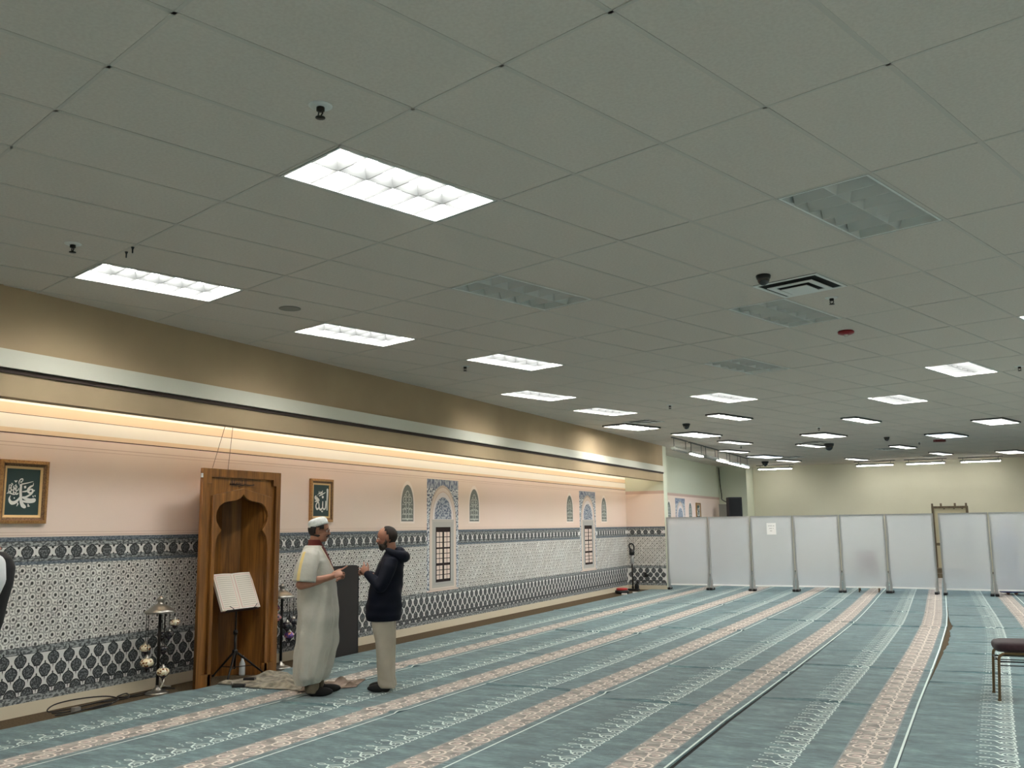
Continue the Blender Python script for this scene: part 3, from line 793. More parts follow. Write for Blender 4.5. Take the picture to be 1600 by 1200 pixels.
def runner(k, label):
    b = MB(); vs = []; NC = 10
    Y0 = YS if k > 0 else [y for y in YS]
    for y in Y0:
        xl, xr = leftedge(k, y), seam(k+1, y)-.001
        row = [(xl, y, 0.0)]
        for c in range(NC+1):
            x = xl+(xr-xl)*c/NC
            row.append((x, y, TH_R+wr_h(k, y, x-xr+1.36)))
        row.append((xr, y, 0.0)); vs += row
    n = NC+3; fs = []
    for i in range(len(Y0)-1):
        for c in range(n-1): fs.append((i*n+c, i*n+c+1, (i+1)*n+c+1, (i+1)*n+c))
    b.add(vs, fs)
    o = b.build('carpet_runner', M_PILE); tag(o, label, 'carpet', 'teal carpet runners in parallel rows')
    for p in o.data.polygons: p.use_smooth = False
    if k in (1, 2, 4):
        bk_ = MB(); vs = []; yy = [y for y in YS if y < 17]
        for y in yy: vs += [(seam(k, y)+.0005, y, .003), (leftedge(k, y)+.008, y, .003)]
        bk_.add(vs, [(i*2, i*2+1, i*2+3, i*2+2) for i in range(len(yy)-1)]); bk_.build('gap_shade_strip', M_GAP, o, label='black strip painted as the deep shade in the gap')  # shade of the narrow gap, put in as a black strip
    # beige band
    def strip(name, u0, u1, m, e, lb=None):
        s = MB(); vs = []
        ys = [y for y in YS]
        for y in ys:
            for t in (0, .5, 1):
                vs.append(rp(k, u0+(u1-u0)*t, y, e))
        s.add(vs, [(i*3+c, i*3+c+1, (i+1)*3+c+1, (i+1)*3+c) for i in range(len(ys)-1) for c in range(2)])
        return s.build(name, m, o, label=lb)
    strip('beige_band', -.375, -.085, M_BAND, .0012, 'beige band with scroll pattern')
    strip('band_edging', -.383, -.371, M_GREYB, .0016); strip('band_edging', -.092, -.080, M_GREYB, .0016)
    strip('edge_binding', -.020, -.004, M_FLOR, .0016, 'pale edge binding')
    # scrolls of the beige band: alternating large spirals with leaves, period .62
    Q = []; QL = []
    P = .62
    def spiral(cx, cy, s, a0, turns=1.55, r0=.088):
        pts = []
        for i in range(26):
            t = i/25; a = a0+s*2*PI*turns*t; r = r0*(1-.78*t)
            pts.append((cx+1.0*r*math.cos(a), cy+r*1.05*math.sin(a)))
        return pts
    motif = []; leaf = []
    for (cx, cy, s, a0) in ((-.285, .08, 1, -1.2), (-.170, .23, -1, 2.2), (-.285, .39, 1, -1.4), (-.170, .54, -1, 2.0)):
        motif += ribbon2(spiral(cx, cy, s, a0), .016)
        q = spiral(cx, cy, s, a0)[0]
        motif += ribbon2(spline([q, (cx+(.05 if cx < -.2 else -.05), cy-.10), (-.23, cy-.155)], 4), .009)
        leaf += ribbon2(circ(cx, cy, .020, .014, 8), .016, True)
        leaf += ribbon2(spline([(cx-.03, cy+.11), (cx, cy+.095), (cx+.035, cy+.115)], 3), [.004, .012, .02, .024, .02, .012, .004])
        sx = -.345 if cx > -.2 else -.11
        leaf += ribbon2(circ(sx, cy+.02, .016, .022, 8), .012, True)
        motif += ribbon2(spiral(sx, cy-.03, -s, a0, 1.1, .028), .007)
    # white floral border: loops, curls, stems, leaf loops and dots, period .195
    PF = .195
    fl = []
    fl += ribbon2(circ(-.695, .05, .046, .05, 16, -.6, 5.0), .0135)
    fl += ribbon2(circ(-.690, .055, .022, .024, 10, 0, 4.6), .009)
    fl += ribbon2(spline([(-.655, .10), (-.665, .135), (-.70, .150), (-.745, .128)], 4), .010)
    fl += ribbon2(spline([(-.655, .10), (-.64, .135), (-.655, .17), (-.68, .19)], 4), .010)
    fl += ribbon2(spline([(-.74, .02), (-.765, .07), (-.785, .11), (-.82, .115)], 4), .013)
    fl += ribbon2(spline([(-.74, .128), (-.77, .105), (-.785, .11)], 3), .010)
    fl += ribbon2(circ(-.850, .115, .032, .016, 12), .010, True)
    fl += ribbon2(circ(-.655, .005, .010, .010, 6), .010, True)
    for dx, dy in ((-.845, .035), (-.875, .04), (-.81, .01), (-.90, .06)): fl += ribbon2(circ(dx, dy, .004, .005, 5), .009, True)
    def repeat(name, mo, P_, m, e, y0, y1, lb=None):
        vs = []; fs = []
        n0, n1 = int(y0/P_), int(y1/P_)
        for n in range(n0, n1):
            for q in mo:
                o_ = len(vs)
                for p in q: vs.append(rp(k, p[0], n*P_+p[1]+.07*k, e))
                fs.append((o_, o_+1, o_+2, o_+3))
        me = bpy.data.meshes.new(name); me.from_pydata(vs, [], fs); me.materials.append(m); me.update()
        q = bpy.data.objects.new(name, me); C.objects.link(q); q.parent = o
        if lb: q['label'] = lb
    repeat('scroll_pattern', motif, P, M_CURL, .0022, 3.2, 25, 'cream scrolls on the beige band')
    repeat('leaf_pattern', leaf, P, M_CURL2, .0018, 3.2, 25)
    repeat('floral_border', fl, PF, M_FLOR, .0014, 3.2, 25, 'white floral border line')
    return o
RL = ['teal carpet runner closest to the tiled wall, on which the robed man stands', 'second teal carpet runner from the tiled wall, under the man in the dark jacket', 'third teal carpet runner from the tiled wall',
      'fourth teal carpet runner from the tiled wall, left of the long black gap', 'fifth teal carpet runner from the tiled wall, right of the long black gap', 'sixth teal carpet runner from the tiled wall, beside the open brown gap',
      'teal carpet runner beyond the chair, at the right picture edge']
for k in range(12):
    runner(k, RL[k] if k < 7 else 'teal carpet runner right of the picture')

# ================================================================== DIVIDER PANELS
def node_frost():
    m = bpy.data.materials.new('frosted_panel'); m.use_nodes = True
    nt = m.node_tree; L = nt.links.new; nt.nodes.remove(nt.nodes['Principled BSDF'])
    d = nt.nodes.new('ShaderNodeBsdfDiffuse'); d.inputs[0].default_value = lin((240, 243, 246))
    t = nt.nodes.new('ShaderNodeBsdfTranslucent'); t.inputs[0].default_value = lin((240, 243, 246))
    r = nt.nodes.new('ShaderNodeBsdfRefraction'); r.inputs['Color'].default_value = lin((250, 252, 255)); r.inputs['IOR'].default_value = 1.10; r.inputs['Roughness'].default_value = .18
    g = nt.nodes.new('ShaderNodeBsdfGlossy'); g.inputs['Roughness'].default_value = .28; g.inputs[0].default_value = (.9, .9, .9, 1)
    m1 = nt.nodes.new('ShaderNodeMixShader'); m1.inputs[0].default_value = .25; L(d.outputs[0], m1.inputs[1]); L(t.outputs[0], m1.inputs[2])
    m2 = nt.nodes.new('ShaderNodeMixShader'); m2.inputs[0].default_value = .53; L(m1.outputs[0], m2.inputs[1]); L(r.outputs[0], m2.inputs[2])
    m3 = nt.nodes.new('ShaderNodeMixShader'); m3.inputs[0].default_value = .08; L(m2.outputs[0], m3.inputs[1]); L(g.outputs[0], m3.inputs[2])
    L(m3.outputs[0], nt.nodes['Material Output'].inputs[0]); return m
M_FROST = node_frost()
M_ALU = mat('aluminium', (176, 178, 178), 0.35, .75)
M_ALUW = mat('white_rail', (232, 232, 230), 0.4)
posts = [(-6.95, 23.26), (-5.89, 23.32), (-4.84, 23.27), (-3.83, 23.34), (-2.77, 23.31), (-1.76, 23.38), (-.72, 23.26), (.38, 23.02), (1.44, 23.05), (2.5, 23.1)]
DL = ['leftmost frosted divider panel, next to the tiled pier', 'second frosted divider panel from the left', 'third frosted divider panel from the left, with the small paper notice',
      'fourth frosted divider panel from the left', 'fifth frosted divider panel, with a chair showing through it', 'sixth frosted divider panel, left of the narrow open gap', 'seventh frosted divider panel, right of the narrow open gap',
      'eighth frosted divider panel, with a standing figure showing through it', 'frosted divider panel beyond the right picture edge']
for k in range(9):
    (x0, y0), (x1, y1) = posts[k], posts[k+1]
    if k == 6: x0, y0 = x0+.09, y0-.16
    d = Vector((x1-x0, y1-y0, 0)); Lp = d.length-.02; rz = math.atan2(d.y, d.x)
    t = thing('divider_panel', DL[k], 'divider', (x0, y0, TH_R+.003), rz, 'frosted divider panels in a row')
    z0, z1 = .115, 1.795
    MB().box(.03, Lp-.03, -.004, .004, z0+.02, z1-.02).build('frosted_sheet', M_FROST, t, label='frosted white sheet')
    f = MB()
    f.box(0, .034, -.018, .018, .03, z1); f.box(Lp-.034, Lp, -.018, .018, .03, z1)
    f.box(0, Lp, -.016, .016, z1-.028, z1)
    f.build('frame', M_ALU, t, label='aluminium frame')
    MB().box(.03, Lp-.03, -.016, .016, z0-.005, z0+.03).build('bottom_rail', M_ALUW, t)
    for x in (.035, Lp-.035):
        g = MB(); g.box(x-.022, x+.022, -.11, .11, .028, .052); g.box(x-.025, x+.025, -.022, .022, .05, .26)
        ft = g.build('foot', M_ALU, t)
        for yy in (-.095, .095):
            cst = MB(); cst.tube([(x-.034, yy, .030), (x+.034, yy, .030)], .030, 12); cst.build('caster', M_BLACK, ft)
# notice on the third panel
q0, q1 = Vector((*posts[2], 0)), Vector((*posts[3], 0)); dd = (q1-q0).normalized(); nn = Vector((dd.y, -dd.x, 0))
pc = q0+dd*.50+nn*.012
t = thing('paper_notice', 'small white paper notice with three printed lines on the third divider panel', 'notice', (pc.x, pc.y, 1.50), math.atan2(dd.y, dd.x))
MB().box(-.11, .11, -.0015, .0015, -.14, .14).build('sheet', mat('paper_white', (232, 232, 230), .8), t)
for z, w_ in ((.07, .085), (.01, .07), (-.05, .045)):
    ln = MB(); n_ = int(w_/.018)
    for i in range(-n_, n_):
        if (i*5+int(z*100)) % 6: ln.box(i*.018+.002, i*.018+.014, -.0025, -.0016, z-.008, z+.008)
    ln.build('printed_line', mat('print_grey', (120, 120, 120), .8), t)

# ================================================================== WOODEN PRAYER NICHE
def node_wood(name='oak', c1=(88, 56, 25), c2=(152, 103, 48), c3=(123, 80, 36)):
    m = bpy.data.materials.new(name); m.use_nodes = True
    nt = m.node_tree; bs = nt.nodes['Principled BSDF']; L = nt.links.new
    bs.inputs['Roughness'].default_value = .38; bs.inputs['Specular IOR Level'].default_value = .4
    tc = nt.nodes.new('ShaderNodeTexCoord'); mp = nt.nodes.new('ShaderNodeMapping'); mp.inputs['Scale'].default_value = (9, 9, .9); L(tc.outputs['Object'], mp.inputs['Vector'])
    n = nt.nodes.new('ShaderNodeTexNoise'); n.inputs['Scale'].default_value = 1.6; n.inputs['Detail'].default_value = 8; n.inputs['Distortion'].default_value = .6; L(mp.outputs[0], n.inputs['Vector'])
    mp2 = nt.nodes.new('ShaderNodeMapping'); mp2.inputs['Scale'].default_value = (120, 120, 3); L(tc.outputs['Object'], mp2.inputs['Vector'])
    n2 = nt.nodes.new('ShaderNodeTexNoise'); n2.inputs['Scale'].default_value = 1; n2.inputs['Detail'].default_value = 3; L(mp2.outputs[0], n2.inputs['Vector'])
    mx = nt.nodes.new('ShaderNodeMix'); mx.data_type = 'FLOAT'; mx.inputs[0].default_value = .35; L(n.outputs['Fac'], mx.inputs[2]); L(n2.outputs['Fac'], mx.inputs[3])
    r = nt.nodes.new('ShaderNodeValToRGB'); e = r.color_ramp.elements; e[0].position, e[1].position = .34, .66; e.new(.5)
    e[0].color, e[1].color, e[2].color = lin(c1), lin(c3), lin(c2); L(mx.outputs[0], r.inputs['Fac']); L(r.outputs['Color'], bs.inputs['Base Color'])
    return m
M_OAK = node_wood()
M_OAKD = mat('carved_text_brown', (52, 28, 12), .6)
MY0, MW, MH, MD = 7.53, 1.26, 2.29, .44
NX = -7.33
nic = thing('prayer_niche', 'tall oak prayer niche with a lobed pointed arch against the pink and tiled wall', 'prayer niche', (NX, MY0, 0))
# local: x out of the wall, y along the wall, z up.  front faces at x = 0
TM = Matrix(((0, 0, 1, 0), (1, 0, 0, 0), (0, 1, 0, 0), (0, 0, 0, 1)))      # 2D (u, z) -> (depth, u, z)
def sheet(name, ols, depth, x, m=M_OAK, bevel=.0):
    o = curve2d(name, ols, depth, m, nic, bevel, Matrix.Translation((x-depth/2, 0, 0)) @ TM); return o
fw = .105
outer = [(0, 0), (MW, 0), (MW, MH), (0, MH)]
# the rim: slender border with stepped top corners
st = [(.085, .13), (.085, 2.12), (.125, 2.12), (.125, 2.205), (MW-.125, 2.205), (MW-.125, 2.12), (MW-.085, 2.12), (MW-.085, .13)]
side_open = [(.085, .13)]+st[1:-1]+[(MW-.085, .13), (MW-.13, .13), (MW-.13, .131)]
inn = [(.085, .13), (.085, 2.135), (.128, 2.135), (.128, 2.205), (MW-.128, 2.205), (MW-.128, 2.135), (MW-.085, 2.135), (MW-.085, .13),
       (MW-.215, .13), (MW-.215, .12), (MW-.215, 0.0), (.215, 0.0), (.215, .13)]
rim = [(0, 0), (.215, 0), (.215, .13), (.075, .13), (.075, 2.135), (.125, 2.135), (.125, 2.205), (MW-.125, 2.205), (MW-.125, 2.135), (MW-.075, 2.135), (MW-.075, .13), (MW-.215, .13), (MW-.215, 0), (MW, 0), (MW, MH), (0, MH)]
sheet('outer_frame', [rim], .035, .0, bevel=.002)
# recessed panel (spandrel + pilaster field) around the arch plate
pan = [(.05, .10), (.225, .10), (.225, 1.20), (.235, 1.98), (.62, 2.05), (MW-.235, 1.98), (MW-.225, 1.2), (MW-.225, .10), (MW-.05, .10), (MW-.05, 2.25), (.05, 2.25)]
sheet('recessed_panel', [pan], .03, -.034, bevel=.002)
# arch plate with the lobed opening
def side(sg):
    c = MW/2
    P = [(.0, 2.035), (.012, 2.015), (.045, 1.985), (.09, 1.965), (.15, 1.952), (.22, 1.945), (.29, 1.93), (.345, 1.895), (.385, 1.84), (.398, 1.785), (.385, 1.72), (.355, 1.67), (.318, 1.632), (.325, 1.612), (.352, 1.585), (.378, 1.545), (.392, 1.49), (.398, 1.42), (.40, 1.2)]
    return [(c+sg*x*1.06, z) for x, z in P]
Rr, Ll = side(1), side(-1)
plate = [(.165, 0.0), (.165, 2.0), (MW/2, 2.085), (MW-.165, 2.0), (MW-.165, 0.0), (MW/2+.424, 0.0)]+Rr[::-1]+Ll[1:]+[(MW/2-.424, 0.0)]
sheet('arch_plate', [plate], .030, -.002, bevel=.004)
# niche interior: five boards of a half polygon
nb = [(0, .22), (-.26, .30), (-.40, .47), (-.42, .79), (-.28, .96), (0, MW-.22)]
for (xa, ya), (xb, yb) in zip(nb, nb[1:]):
    b = MB(); A, B_ = Vector((xa-.04, ya, 0)), Vector((xb-.04, yb, 0)); d = (B_-A).normalized(); n = Vector((d.y, -d.x, 0))*-1
    vs = [A, B_, B_+Vector((-d.y, d.x, 0))*-.0, A]
    b.obox((A+B_)/2+Vector((0, 0, 1.04)), d, Vector((-d.y, d.x, 0)), (0, 0, 1), (B_-A).length/2-.001, .008, 1.04)
    b.build('niche_board', M_OAK, nic)
b = MB(); tp = [(x-.04, y) for x, y in nb]; n_ = len(tp)
b.add([(x, y, 2.08) for x, y in tp]+[(x, y, 2.10) for x, y in tp], [tuple(range(n_)), tuple(range(2*n_-1, n_-1, -1))]+[(i, (i+1) % n_, n_+(i+1) % n_, n_+i) for i in range(n_)])
b.build('niche_top', M_OAK, nic)
# small line of carved script
script = MB()
def stroke_on(mb, pts, ws, frm, k=4):
    P = spline([(p[0], p[1]) for p in pts], k)
    n = len(P)
    if isinstance(ws, (int, float)): W = [ws]*n
    else:
        W = []
        for i in range(n):
            t = i/(n-1)*(len(ws)-1); a = int(min(t, len(ws)-2)); W.append(ws[a]+(ws[a+1]-ws[a])*(t-a))
    for q in ribbon2(P, W): mb.add([frm(p[0], p[1]) for p in q], [(0, 1, 2, 3)])
fs_ = lambda u, z: (-.0170, .42+u, 2.130+z)
random.seed(3)
stroke_on(script, [(0, .01), (.03, .0), (.06, .012), (.09, .0)], .008, fs_)
for u0 in (.02, .045, .075, .105, .12, .15, .172, .20, .235, .26):
    h = random.choice((.03, .045, .055, .02)); stroke_on(script, [(u0, .0), (u0+.002, h)], .010, fs_)
stroke_on(script, [(.0, .0), (.09, .0), (.15, .006), (.2, -.004), (.25, .004), (.30, 0), (.38, .004), (.40, .012)], .014, fs_)
stroke_on(script, [(.13, -.01), (.15, -.02), (.17, -.008)], .006, fs_)
script.build('carved_script', M_OAKD, nic, label='small line of dark carved script')
MB().box(-.02, .0, -.016, -.0, 2.19, 2.235).build('white_clip', mat('clip_white', (225, 225, 222), .4), nic, label='small white clip')

# strings from the bulkhead down to the niche
for (ya, za), (yb, zb), lb in (((7.78, 2.80), (7.69, 2.29), 'left thin string rising from the oak niche to the bulkhead'), ((7.81, 2.80), (7.93, 2.29), 'right thin string rising from the oak niche to the bulkhead')):
    o = MB().tube([(-7.36, yb, zb), (-7.16, ya, 3.1)], .0028, 5).build('string', mat('string_brown', (110, 84, 70), .8)); tag(o, lb, 'string', 'strings above the niche')

# ================================================================== FRAMED CALLIGRAPHY
M_GOLD = mat('antique_gold', (186, 142, 88), 0.42, .35, rgb2=(150, 108, 68), nscale=60)
M_GOLDL = mat('light_gold_slip', (226, 190, 136), 0.4, .3)
M_GOLDD = mat('dark_gold_cove', (92, 66, 44), 0.5, .2, rgb2=(140, 104, 70), nscale=90)
M_GREEN = mat('green_mat', (44, 66, 66), 0.45, spec=.4)
M_INK = mat('white_ink', (236, 236, 232), 0.6)
def picture(label, mp, y0, y1, z0, z1, strokes):
    """frame on a wall; strokes in unit coordinates (0..1) of the green panel"""
    W, H_ = y1-y0, z1-z0
    o0 = mp(y0, z0, 0)
    t = thing('framed_calligraphy', label, 'picture', o0, 0, None)
    L_ = lambda u, z, e: tuple(Vector(mp(y0+u, z0+z, e))-Vector(o0))
    def ring(name, i0, i1, e0, e1, m):
        b = MB()
        P0 = [(i0, i0), (W-i0, i0), (W-i0, H_-i0), (i0, H_-i0)]; P1 = [(i1, i1), (W-i1, i1), (W-i1, H_-i1), (i1, H_-i1)]
        vs = [L_(u, z, .002) for u, z in P0]+[L_(u, z, e0) for u, z in P0]+[L_(u, z, e1) for u, z in P1]+[L_(u, z, .002) for u, z in P1]
        fs = []
        for i in range(4):
            j = (i+1) % 4
            for a in (0, 4, 8): fs.append((a+i, a+j, a+4+j, a+4+i))
        b.add(vs, fs); return b.build(name, m, t)
    ring('outer_moulding', 0, .022, .035, .040, M_GOLD); ring('carved_moulding', .022, .056, .038, .020, M_GOLDD); ring('carved_moulding', .022, .030, .040, .041, M_GOLD)
    ring('inner_slip', .056, .078, .022, .016, M_GOLDL)
    b = MB(); b.add([L_(u, z, .010) for u, z in ((.07, .07), (W-.07, .07), (W-.07, H_-.07), (.07, H_-.07))], [(0, 1, 2, 3)]); b.build('green_panel', M_GREEN, t)
    iw, ih = W-.156, H_-.156
    b = MB()
    for pts, ws in strokes:
        stroke_on(b, pts, [x*iw for x in ws] if isinstance(ws, (list, tuple)) else ws*iw, lambda u, z: L_(.078+u*1.0, .078+z, .0125), 5) if False else None
        P = [(p[0]*iw, p[1]*ih) for p in pts]
        stroke_on(b, P, [x*iw for x in ws] if isinstance(ws, (list, tuple)) else ws*iw, lambda u, z: L_(.078+u, .078+z, .0125), 5)
    b.build('calligraphy', M_INK, t, label='white calligraphy')
    return t
def N1(*pts): return [((x-100)/420, 1-(y-275)/615) for x, y in pts]
def dotst(x, y, r, N=N1): return (N((x-r, y-r*.6), (x, y), (x+r, y+r*.6)), [.01, r/210*1.2, .01])
MUH = [(N1((440, 455), (436, 490), (410, 505), (385, 535), (375, 565), (395, 590), (425, 590), (438, 565), (425, 545), (400, 545)), [.01, .03, .05, .07, .07, .05, .05, .06, .05, .02]),
       (N1((430, 590), (400, 620), (350, 650), (310, 652)), [.06, .05, .05, .04]),
       (N1((305, 580), (350, 572), (405, 552)), [.02, .045, .03]),
       (N1((310, 652), (350, 672), (410, 690), (465, 678), (462, 700), (420, 712), (360, 712), (300, 700)), [.04, .07, .09, .06, .07, .07, .06, .04]),
       (N1((268, 500), (285, 490), (283, 560), (290, 640), (296, 700), (320, 760), (352, 782), (338, 745)), [.02, .06, .075, .075, .085, .11, .07, .01]),
       (N1((285, 640), (262, 685), (225, 722), (185, 730), (160, 705), (152, 670), (165, 632)), [.02, .06, .085, .10, .075, .045, .01]),
       (N1((285, 492), (300, 478), (370, 458), (437, 436)), [.01, .03, .025, .012]),
       (N1((262, 485), (256, 452), (275, 415), (300, 410), (300, 435), (275, 452), (300, 462)), [.012, .025, .03, .035, .025, .02, .01]),
       (N1((335, 500), (340, 532)), [.07, .06]), (N1((452, 552), (458, 568)), [.045, .03]), (N1((440, 628), (450, 648)), [.035, .03]), (N1((466, 622), (474, 640)), [.035, .03]),
       (N1((250, 725), (260, 742), (246, 775)), [.02, .04, .01]), (N1((380, 745), (392, 752), (388, 772), (412, 768)), [.02, .035, .03, .02]), (N1((205, 432), (218, 452), (232, 430)), [.03, .03, .03]),
       (N1((206, 660), (218, 672)), [.035, .035])]
random.seed(5)
for cx, cy, r in ((150, 510, 18), (150, 560, 22), (185, 540, 24), (180, 590, 24), (215, 520, 22), (215, 570, 24), (240, 600, 18), (145, 600, 18), (240, 545, 20), (170, 485, 12)):
    a = random.random()*6
    MUH.append((N1(*[(cx+r*math.cos(a+i*1.4), cy+r*math.sin(a+i*1.4)) for i in range(4)]), .022))
for x, y0, y1 in ((222, 480, 570), (140, 505, 575), (168, 500, 590), (198, 500, 600)): MUH.append((N1((x, y0), (x-4, y1)), .02))
MUH.append((N1((115, 607), (160, 600), (200, 618), (260, 600)), [.015, .03, .03, .015]))
def N2(*pts): return [((x-235)/265, 1-(y-340)/575) for x, y in pts]
ALL = [(N2((462, 440), (474, 425), (474, 520), (470, 640), (470, 720), (472, 808)), [.03, .12, .10, .075, .07, .05]),
       (N2((447, 630), (448, 700), (440, 770), (415, 785), (398, 755), (396, 700), (397, 640)), [.05, .07, .07, .06, .06, .07, .05]),
       (N2((396, 740), (380, 780), (355, 792), (338, 760), (332, 700), (325, 650)), [.05, .07, .08, .07, .06, .04]),
       (N2((340, 700), (318, 660), (290, 690), (282, 740), (300, 785), (325, 770), (335, 735)), [.03, .05, .06, .07, .08, .06, .02]),
       (N2((330, 545), (380, 515), (442, 473)), [.03, .055, .02]),
       (N2((385, 545), (395, 565), (405, 545)), [.08, .10, .08]),
       (N2((330, 455), (336, 490), (352, 500), (362, 468), (372, 490), (386, 470), (390, 440)), [.02, .05, .05, .04, .05, .05, .02]),
       (N2((330, 490), (305, 535)), [.03, .02]), (N2((372, 812), (388, 832), (402, 810)), [.03, .05, .03]), (N2((285, 540), (268, 580), (330, 620), (262, 650)), [.05, .10, .10, .03]), (N2((262, 600), (340, 625)), .05), (N2((300, 560), (290, 640)), .07)]
picture('gold framed green calligraphy picture at the left picture edge', mpL, 5.50, 6.00, 1.71, 2.285, MUH)
picture('gold framed green calligraphy picture above the man in the white cap', mpL, 9.99, 10.49, 1.72, 2.295, ALL)
picture('small distant framed picture on the pink wall behind the divider', mpR, 29.75, 30.3, 1.74, 2.32, ALL)

# ================================================================== OBJECTS
M_STEEL = mat('antique_silver', (150, 146, 138), 0.32, .85)
M_DKM = mat('dark_metal', (40, 36, 34), 0.45, .6)
M_BLKM = mat('black_metal', (12, 12, 13), 0.4, .3)
M_PAGE = mat('page_paper', (232, 224, 212), 0.8, spec=.2)
M_PAGEP = mat('page_border_pink', (214, 172, 162), 0.8)
M_TEXT = mat('page_text_grey', (196, 188, 176), 0.8)

# --- book stand with the large open book
st_ = thing('book_stand', 'black tripod stand holding the large open book before the oak niche', 'book stand', (-7.42, 8.20, TH_R))
hub = Vector((0, 0, .27))
for (fx, fy) in ((-.30, -.02), (.20, -.33), (.13, .36)):
    b = MB(); b.tube([hub+Vector((fx*.08, fy*.08, .0)), Vector((fx*.96, fy*.96, .012))], [.013, .010], 8); b.ell((fx*.96, fy*.96, .014), (.02, .02, .013), 10, 6)
    b.tube([Vector((0, 0, .12)), Vector((fx*.55, fy*.55, .118))], .005, 6); b.build('leg', M_BLKM, st_, smooth=True)
b = MB(); b.tube([(0, 0, .10), (0, 0, .50)], .014, 10); b.tube([(0, 0, .46), (0, 0, .72)], .009, 10); b.lathe([(.03, .25), (.03, .30), (.018, .31)], n=14); b.build('pole', M_BLKM, st_, smooth=True)
b = MB(); b.lathe([(.024, .47), (.026, .50), (.018, .52)], n=12); b.tube([(.015, 0, .49), (.05, -.03, .49)], .008, 8); b.build('clamp_knob', M_BLKM, st_, smooth=True)
# tilted desk: bottom edge centre (0.04,0,.72); width along y; rises towards the wall
up = Vector((-.20, .02, .43)).normalized(); wy = Vector((.02, 1, 0)).normalized(); nn_ = wy.cross(up).normalized()
base = Vector((.045, .02, .735))
def DK(a, c, e): return base+wy*a+up*c+nn_*e
b = MB(); b.obox(DK(0, .17, -.02), wy, up, nn_, .23, .15, .004); b.obox(DK(0, .0, .0), wy, up, nn_, .23, .004, .035)
b.build('desk', M_BLKM, st_)
b = MB()
for s_ in (-.16, .17): b.tube([DK(s_, 0, .035), DK(s_, .0, .06), DK(s_+.05*(1 if s_ > 0 else -1), .035, .058)], .0035, 6)
b.build('page_clip', M_BLKM, st_, smooth=True)
bkT = thing('open_book', 'large open book with pink bordered pages of lined text on the black stand', 'book', (-7.42, 8.20, TH_R))
HB, WB = .425, .295
def page_pt(s_, a, c, e=0):     # s_: side, a 0..1 from spine outward, c 0..1 upward
    hgt = .012+.022*math.sin(min(1, a*1.25)*PI*.62)*(1-a*.45)
    return DK(s_*a*WB, c*HB+.004, hgt+e)
for s_ in (-1, 1):
    b = MB(); n = 8
    for c in (0, 1):
        b.v += [tuple(page_pt(s_, i/n, c)) for i in range(n+1)]
        b.v += [tuple(DK(s_*i/n*WB, c*HB+.004, -.004)) for i in range(n+1)]
    N = n+1
    for i in range(n):
        b.f += [(i, i+1, 2*N+i+1, 2*N+i), (N+i, 3*N+i, 3*N+i+1, N+i+1), (i, N+i, N+i+1, i+1), (2*N+i, 2*N+i+1, 3*N+i+1, 3*N+i)]
    b.f += [(n, N+n, 3*N+n, 2*N+n), (0, 2*N, 3*N, N)]; b.mi = [0]*len(b.f)
    pg = fixn(b.build('page_block', M_PAGE, bkT))
    q = MB(); 
    def prect(a0, a1, c0, c1, e, bb):
        m_ = 6 if a1-a0 > .1 else 1
        for i in range(m_):
            x0, x1 = a0+(a1-a0)*i/m_, a0+(a1-a0)*(i+1)/m_
            bb.add([page_pt(s_, x0, c0, e), page_pt(s_, x1, c0, e), page_pt(s_, x1, c1, e), page_pt(s_, x0, c1, e)], [(0, 1, 2, 3)])
    for a0, a1, c0, c1 in ((.06, .94, .04, .052), (.06, .94, .948, .96), (.06, .09, .04, .96), (.91, .94, .04, .96)): prect(a0, a1, c0, c1, .0015, q)
    q.build('page_border', M_PAGEP, pg, label='pink page border')
    q = MB()
    for i in range(15): prect(.14, .86, .09+i*.057, .09+i*.057+.016, .0018, q)
    q.build('text_lines', M_TEXT, pg)
b = MB(); b.obox(DK(0, HB/2, -.008), wy, up, nn_, WB+.008, HB/2+.008, .003); b.build('cover', mat('book_cover', (70, 30, 26), .5), bkT)

# --- crumpled prayer rug and its folded end
def cloth(name, corners, amp, z0, m, nx=44, ny=26, seed=1, fr=(2.2, 5.0), thick=.006, extra=None):
    random.seed(seed); ph = [random.uniform(0, 6) for _ in range(8)]
    A, B_, C_, D_ = [Vector((x, y, 0)) for x, y in corners]
    vs = []
    for j in range(ny+1):
        v = j/ny
        for i in range(nx+1):
            u = i/nx
            p = (A*(1-u)+B_*u)*(1-v)+(D_*(1-u)+C_*u)*v
            h = (math.sin(u*fr[0]*5+v*4+ph[0])*math.sin(v*fr[1]+u*3+ph[1])+.6*math.sin(u*11-v*9+ph[2])+.35*math.sin(v*17+u*6+ph[3]))
            h = max(0, h)*amp*min(1, 6*v, 6*(1-v)+.15, 6*u+.1, 6*(1-u)+.1)
            if extra: h += extra(u, v)
            wob = .02*math.sin(u*9+ph[4])*(abs(v-.5)*2)**3
            vs.append((p.x+wob, p.y+wob, z0+h))
    me = bpy.data.meshes.new(name); me.from_pydata(vs, [], [(j*(nx+1)+i, j*(nx+1)+i+1, (j+1)*(nx+1)+i+1, (j+1)*(nx+1)+i) for j in range(ny) for i in range(nx)])
    uv = me.uv_layers.new(name='UVMap')
    for lp in me.loops: uv.data[lp.index].uv = ((lp.vertex_index % (nx+1))/nx, (lp.vertex_index//(nx+1))/ny)
    me.materials.append(m); me.polygons.foreach_set('use_smooth', [True]*len(me.polygons)); me.update()
    o = bpy.data.objects.new(name, me); C.objects.link(o)
    sm = o.modifiers.new('solid', 'SOLIDIFY'); sm.thickness = thick; sm.offset = -1
    return o
M_RUG = mat('greige_rug', (92, 87, 74), 0.95, spec=.05, rgb2=(160, 153, 135), nscale=13, bump=.5, bscale=140, detail=6, sheen=.2)
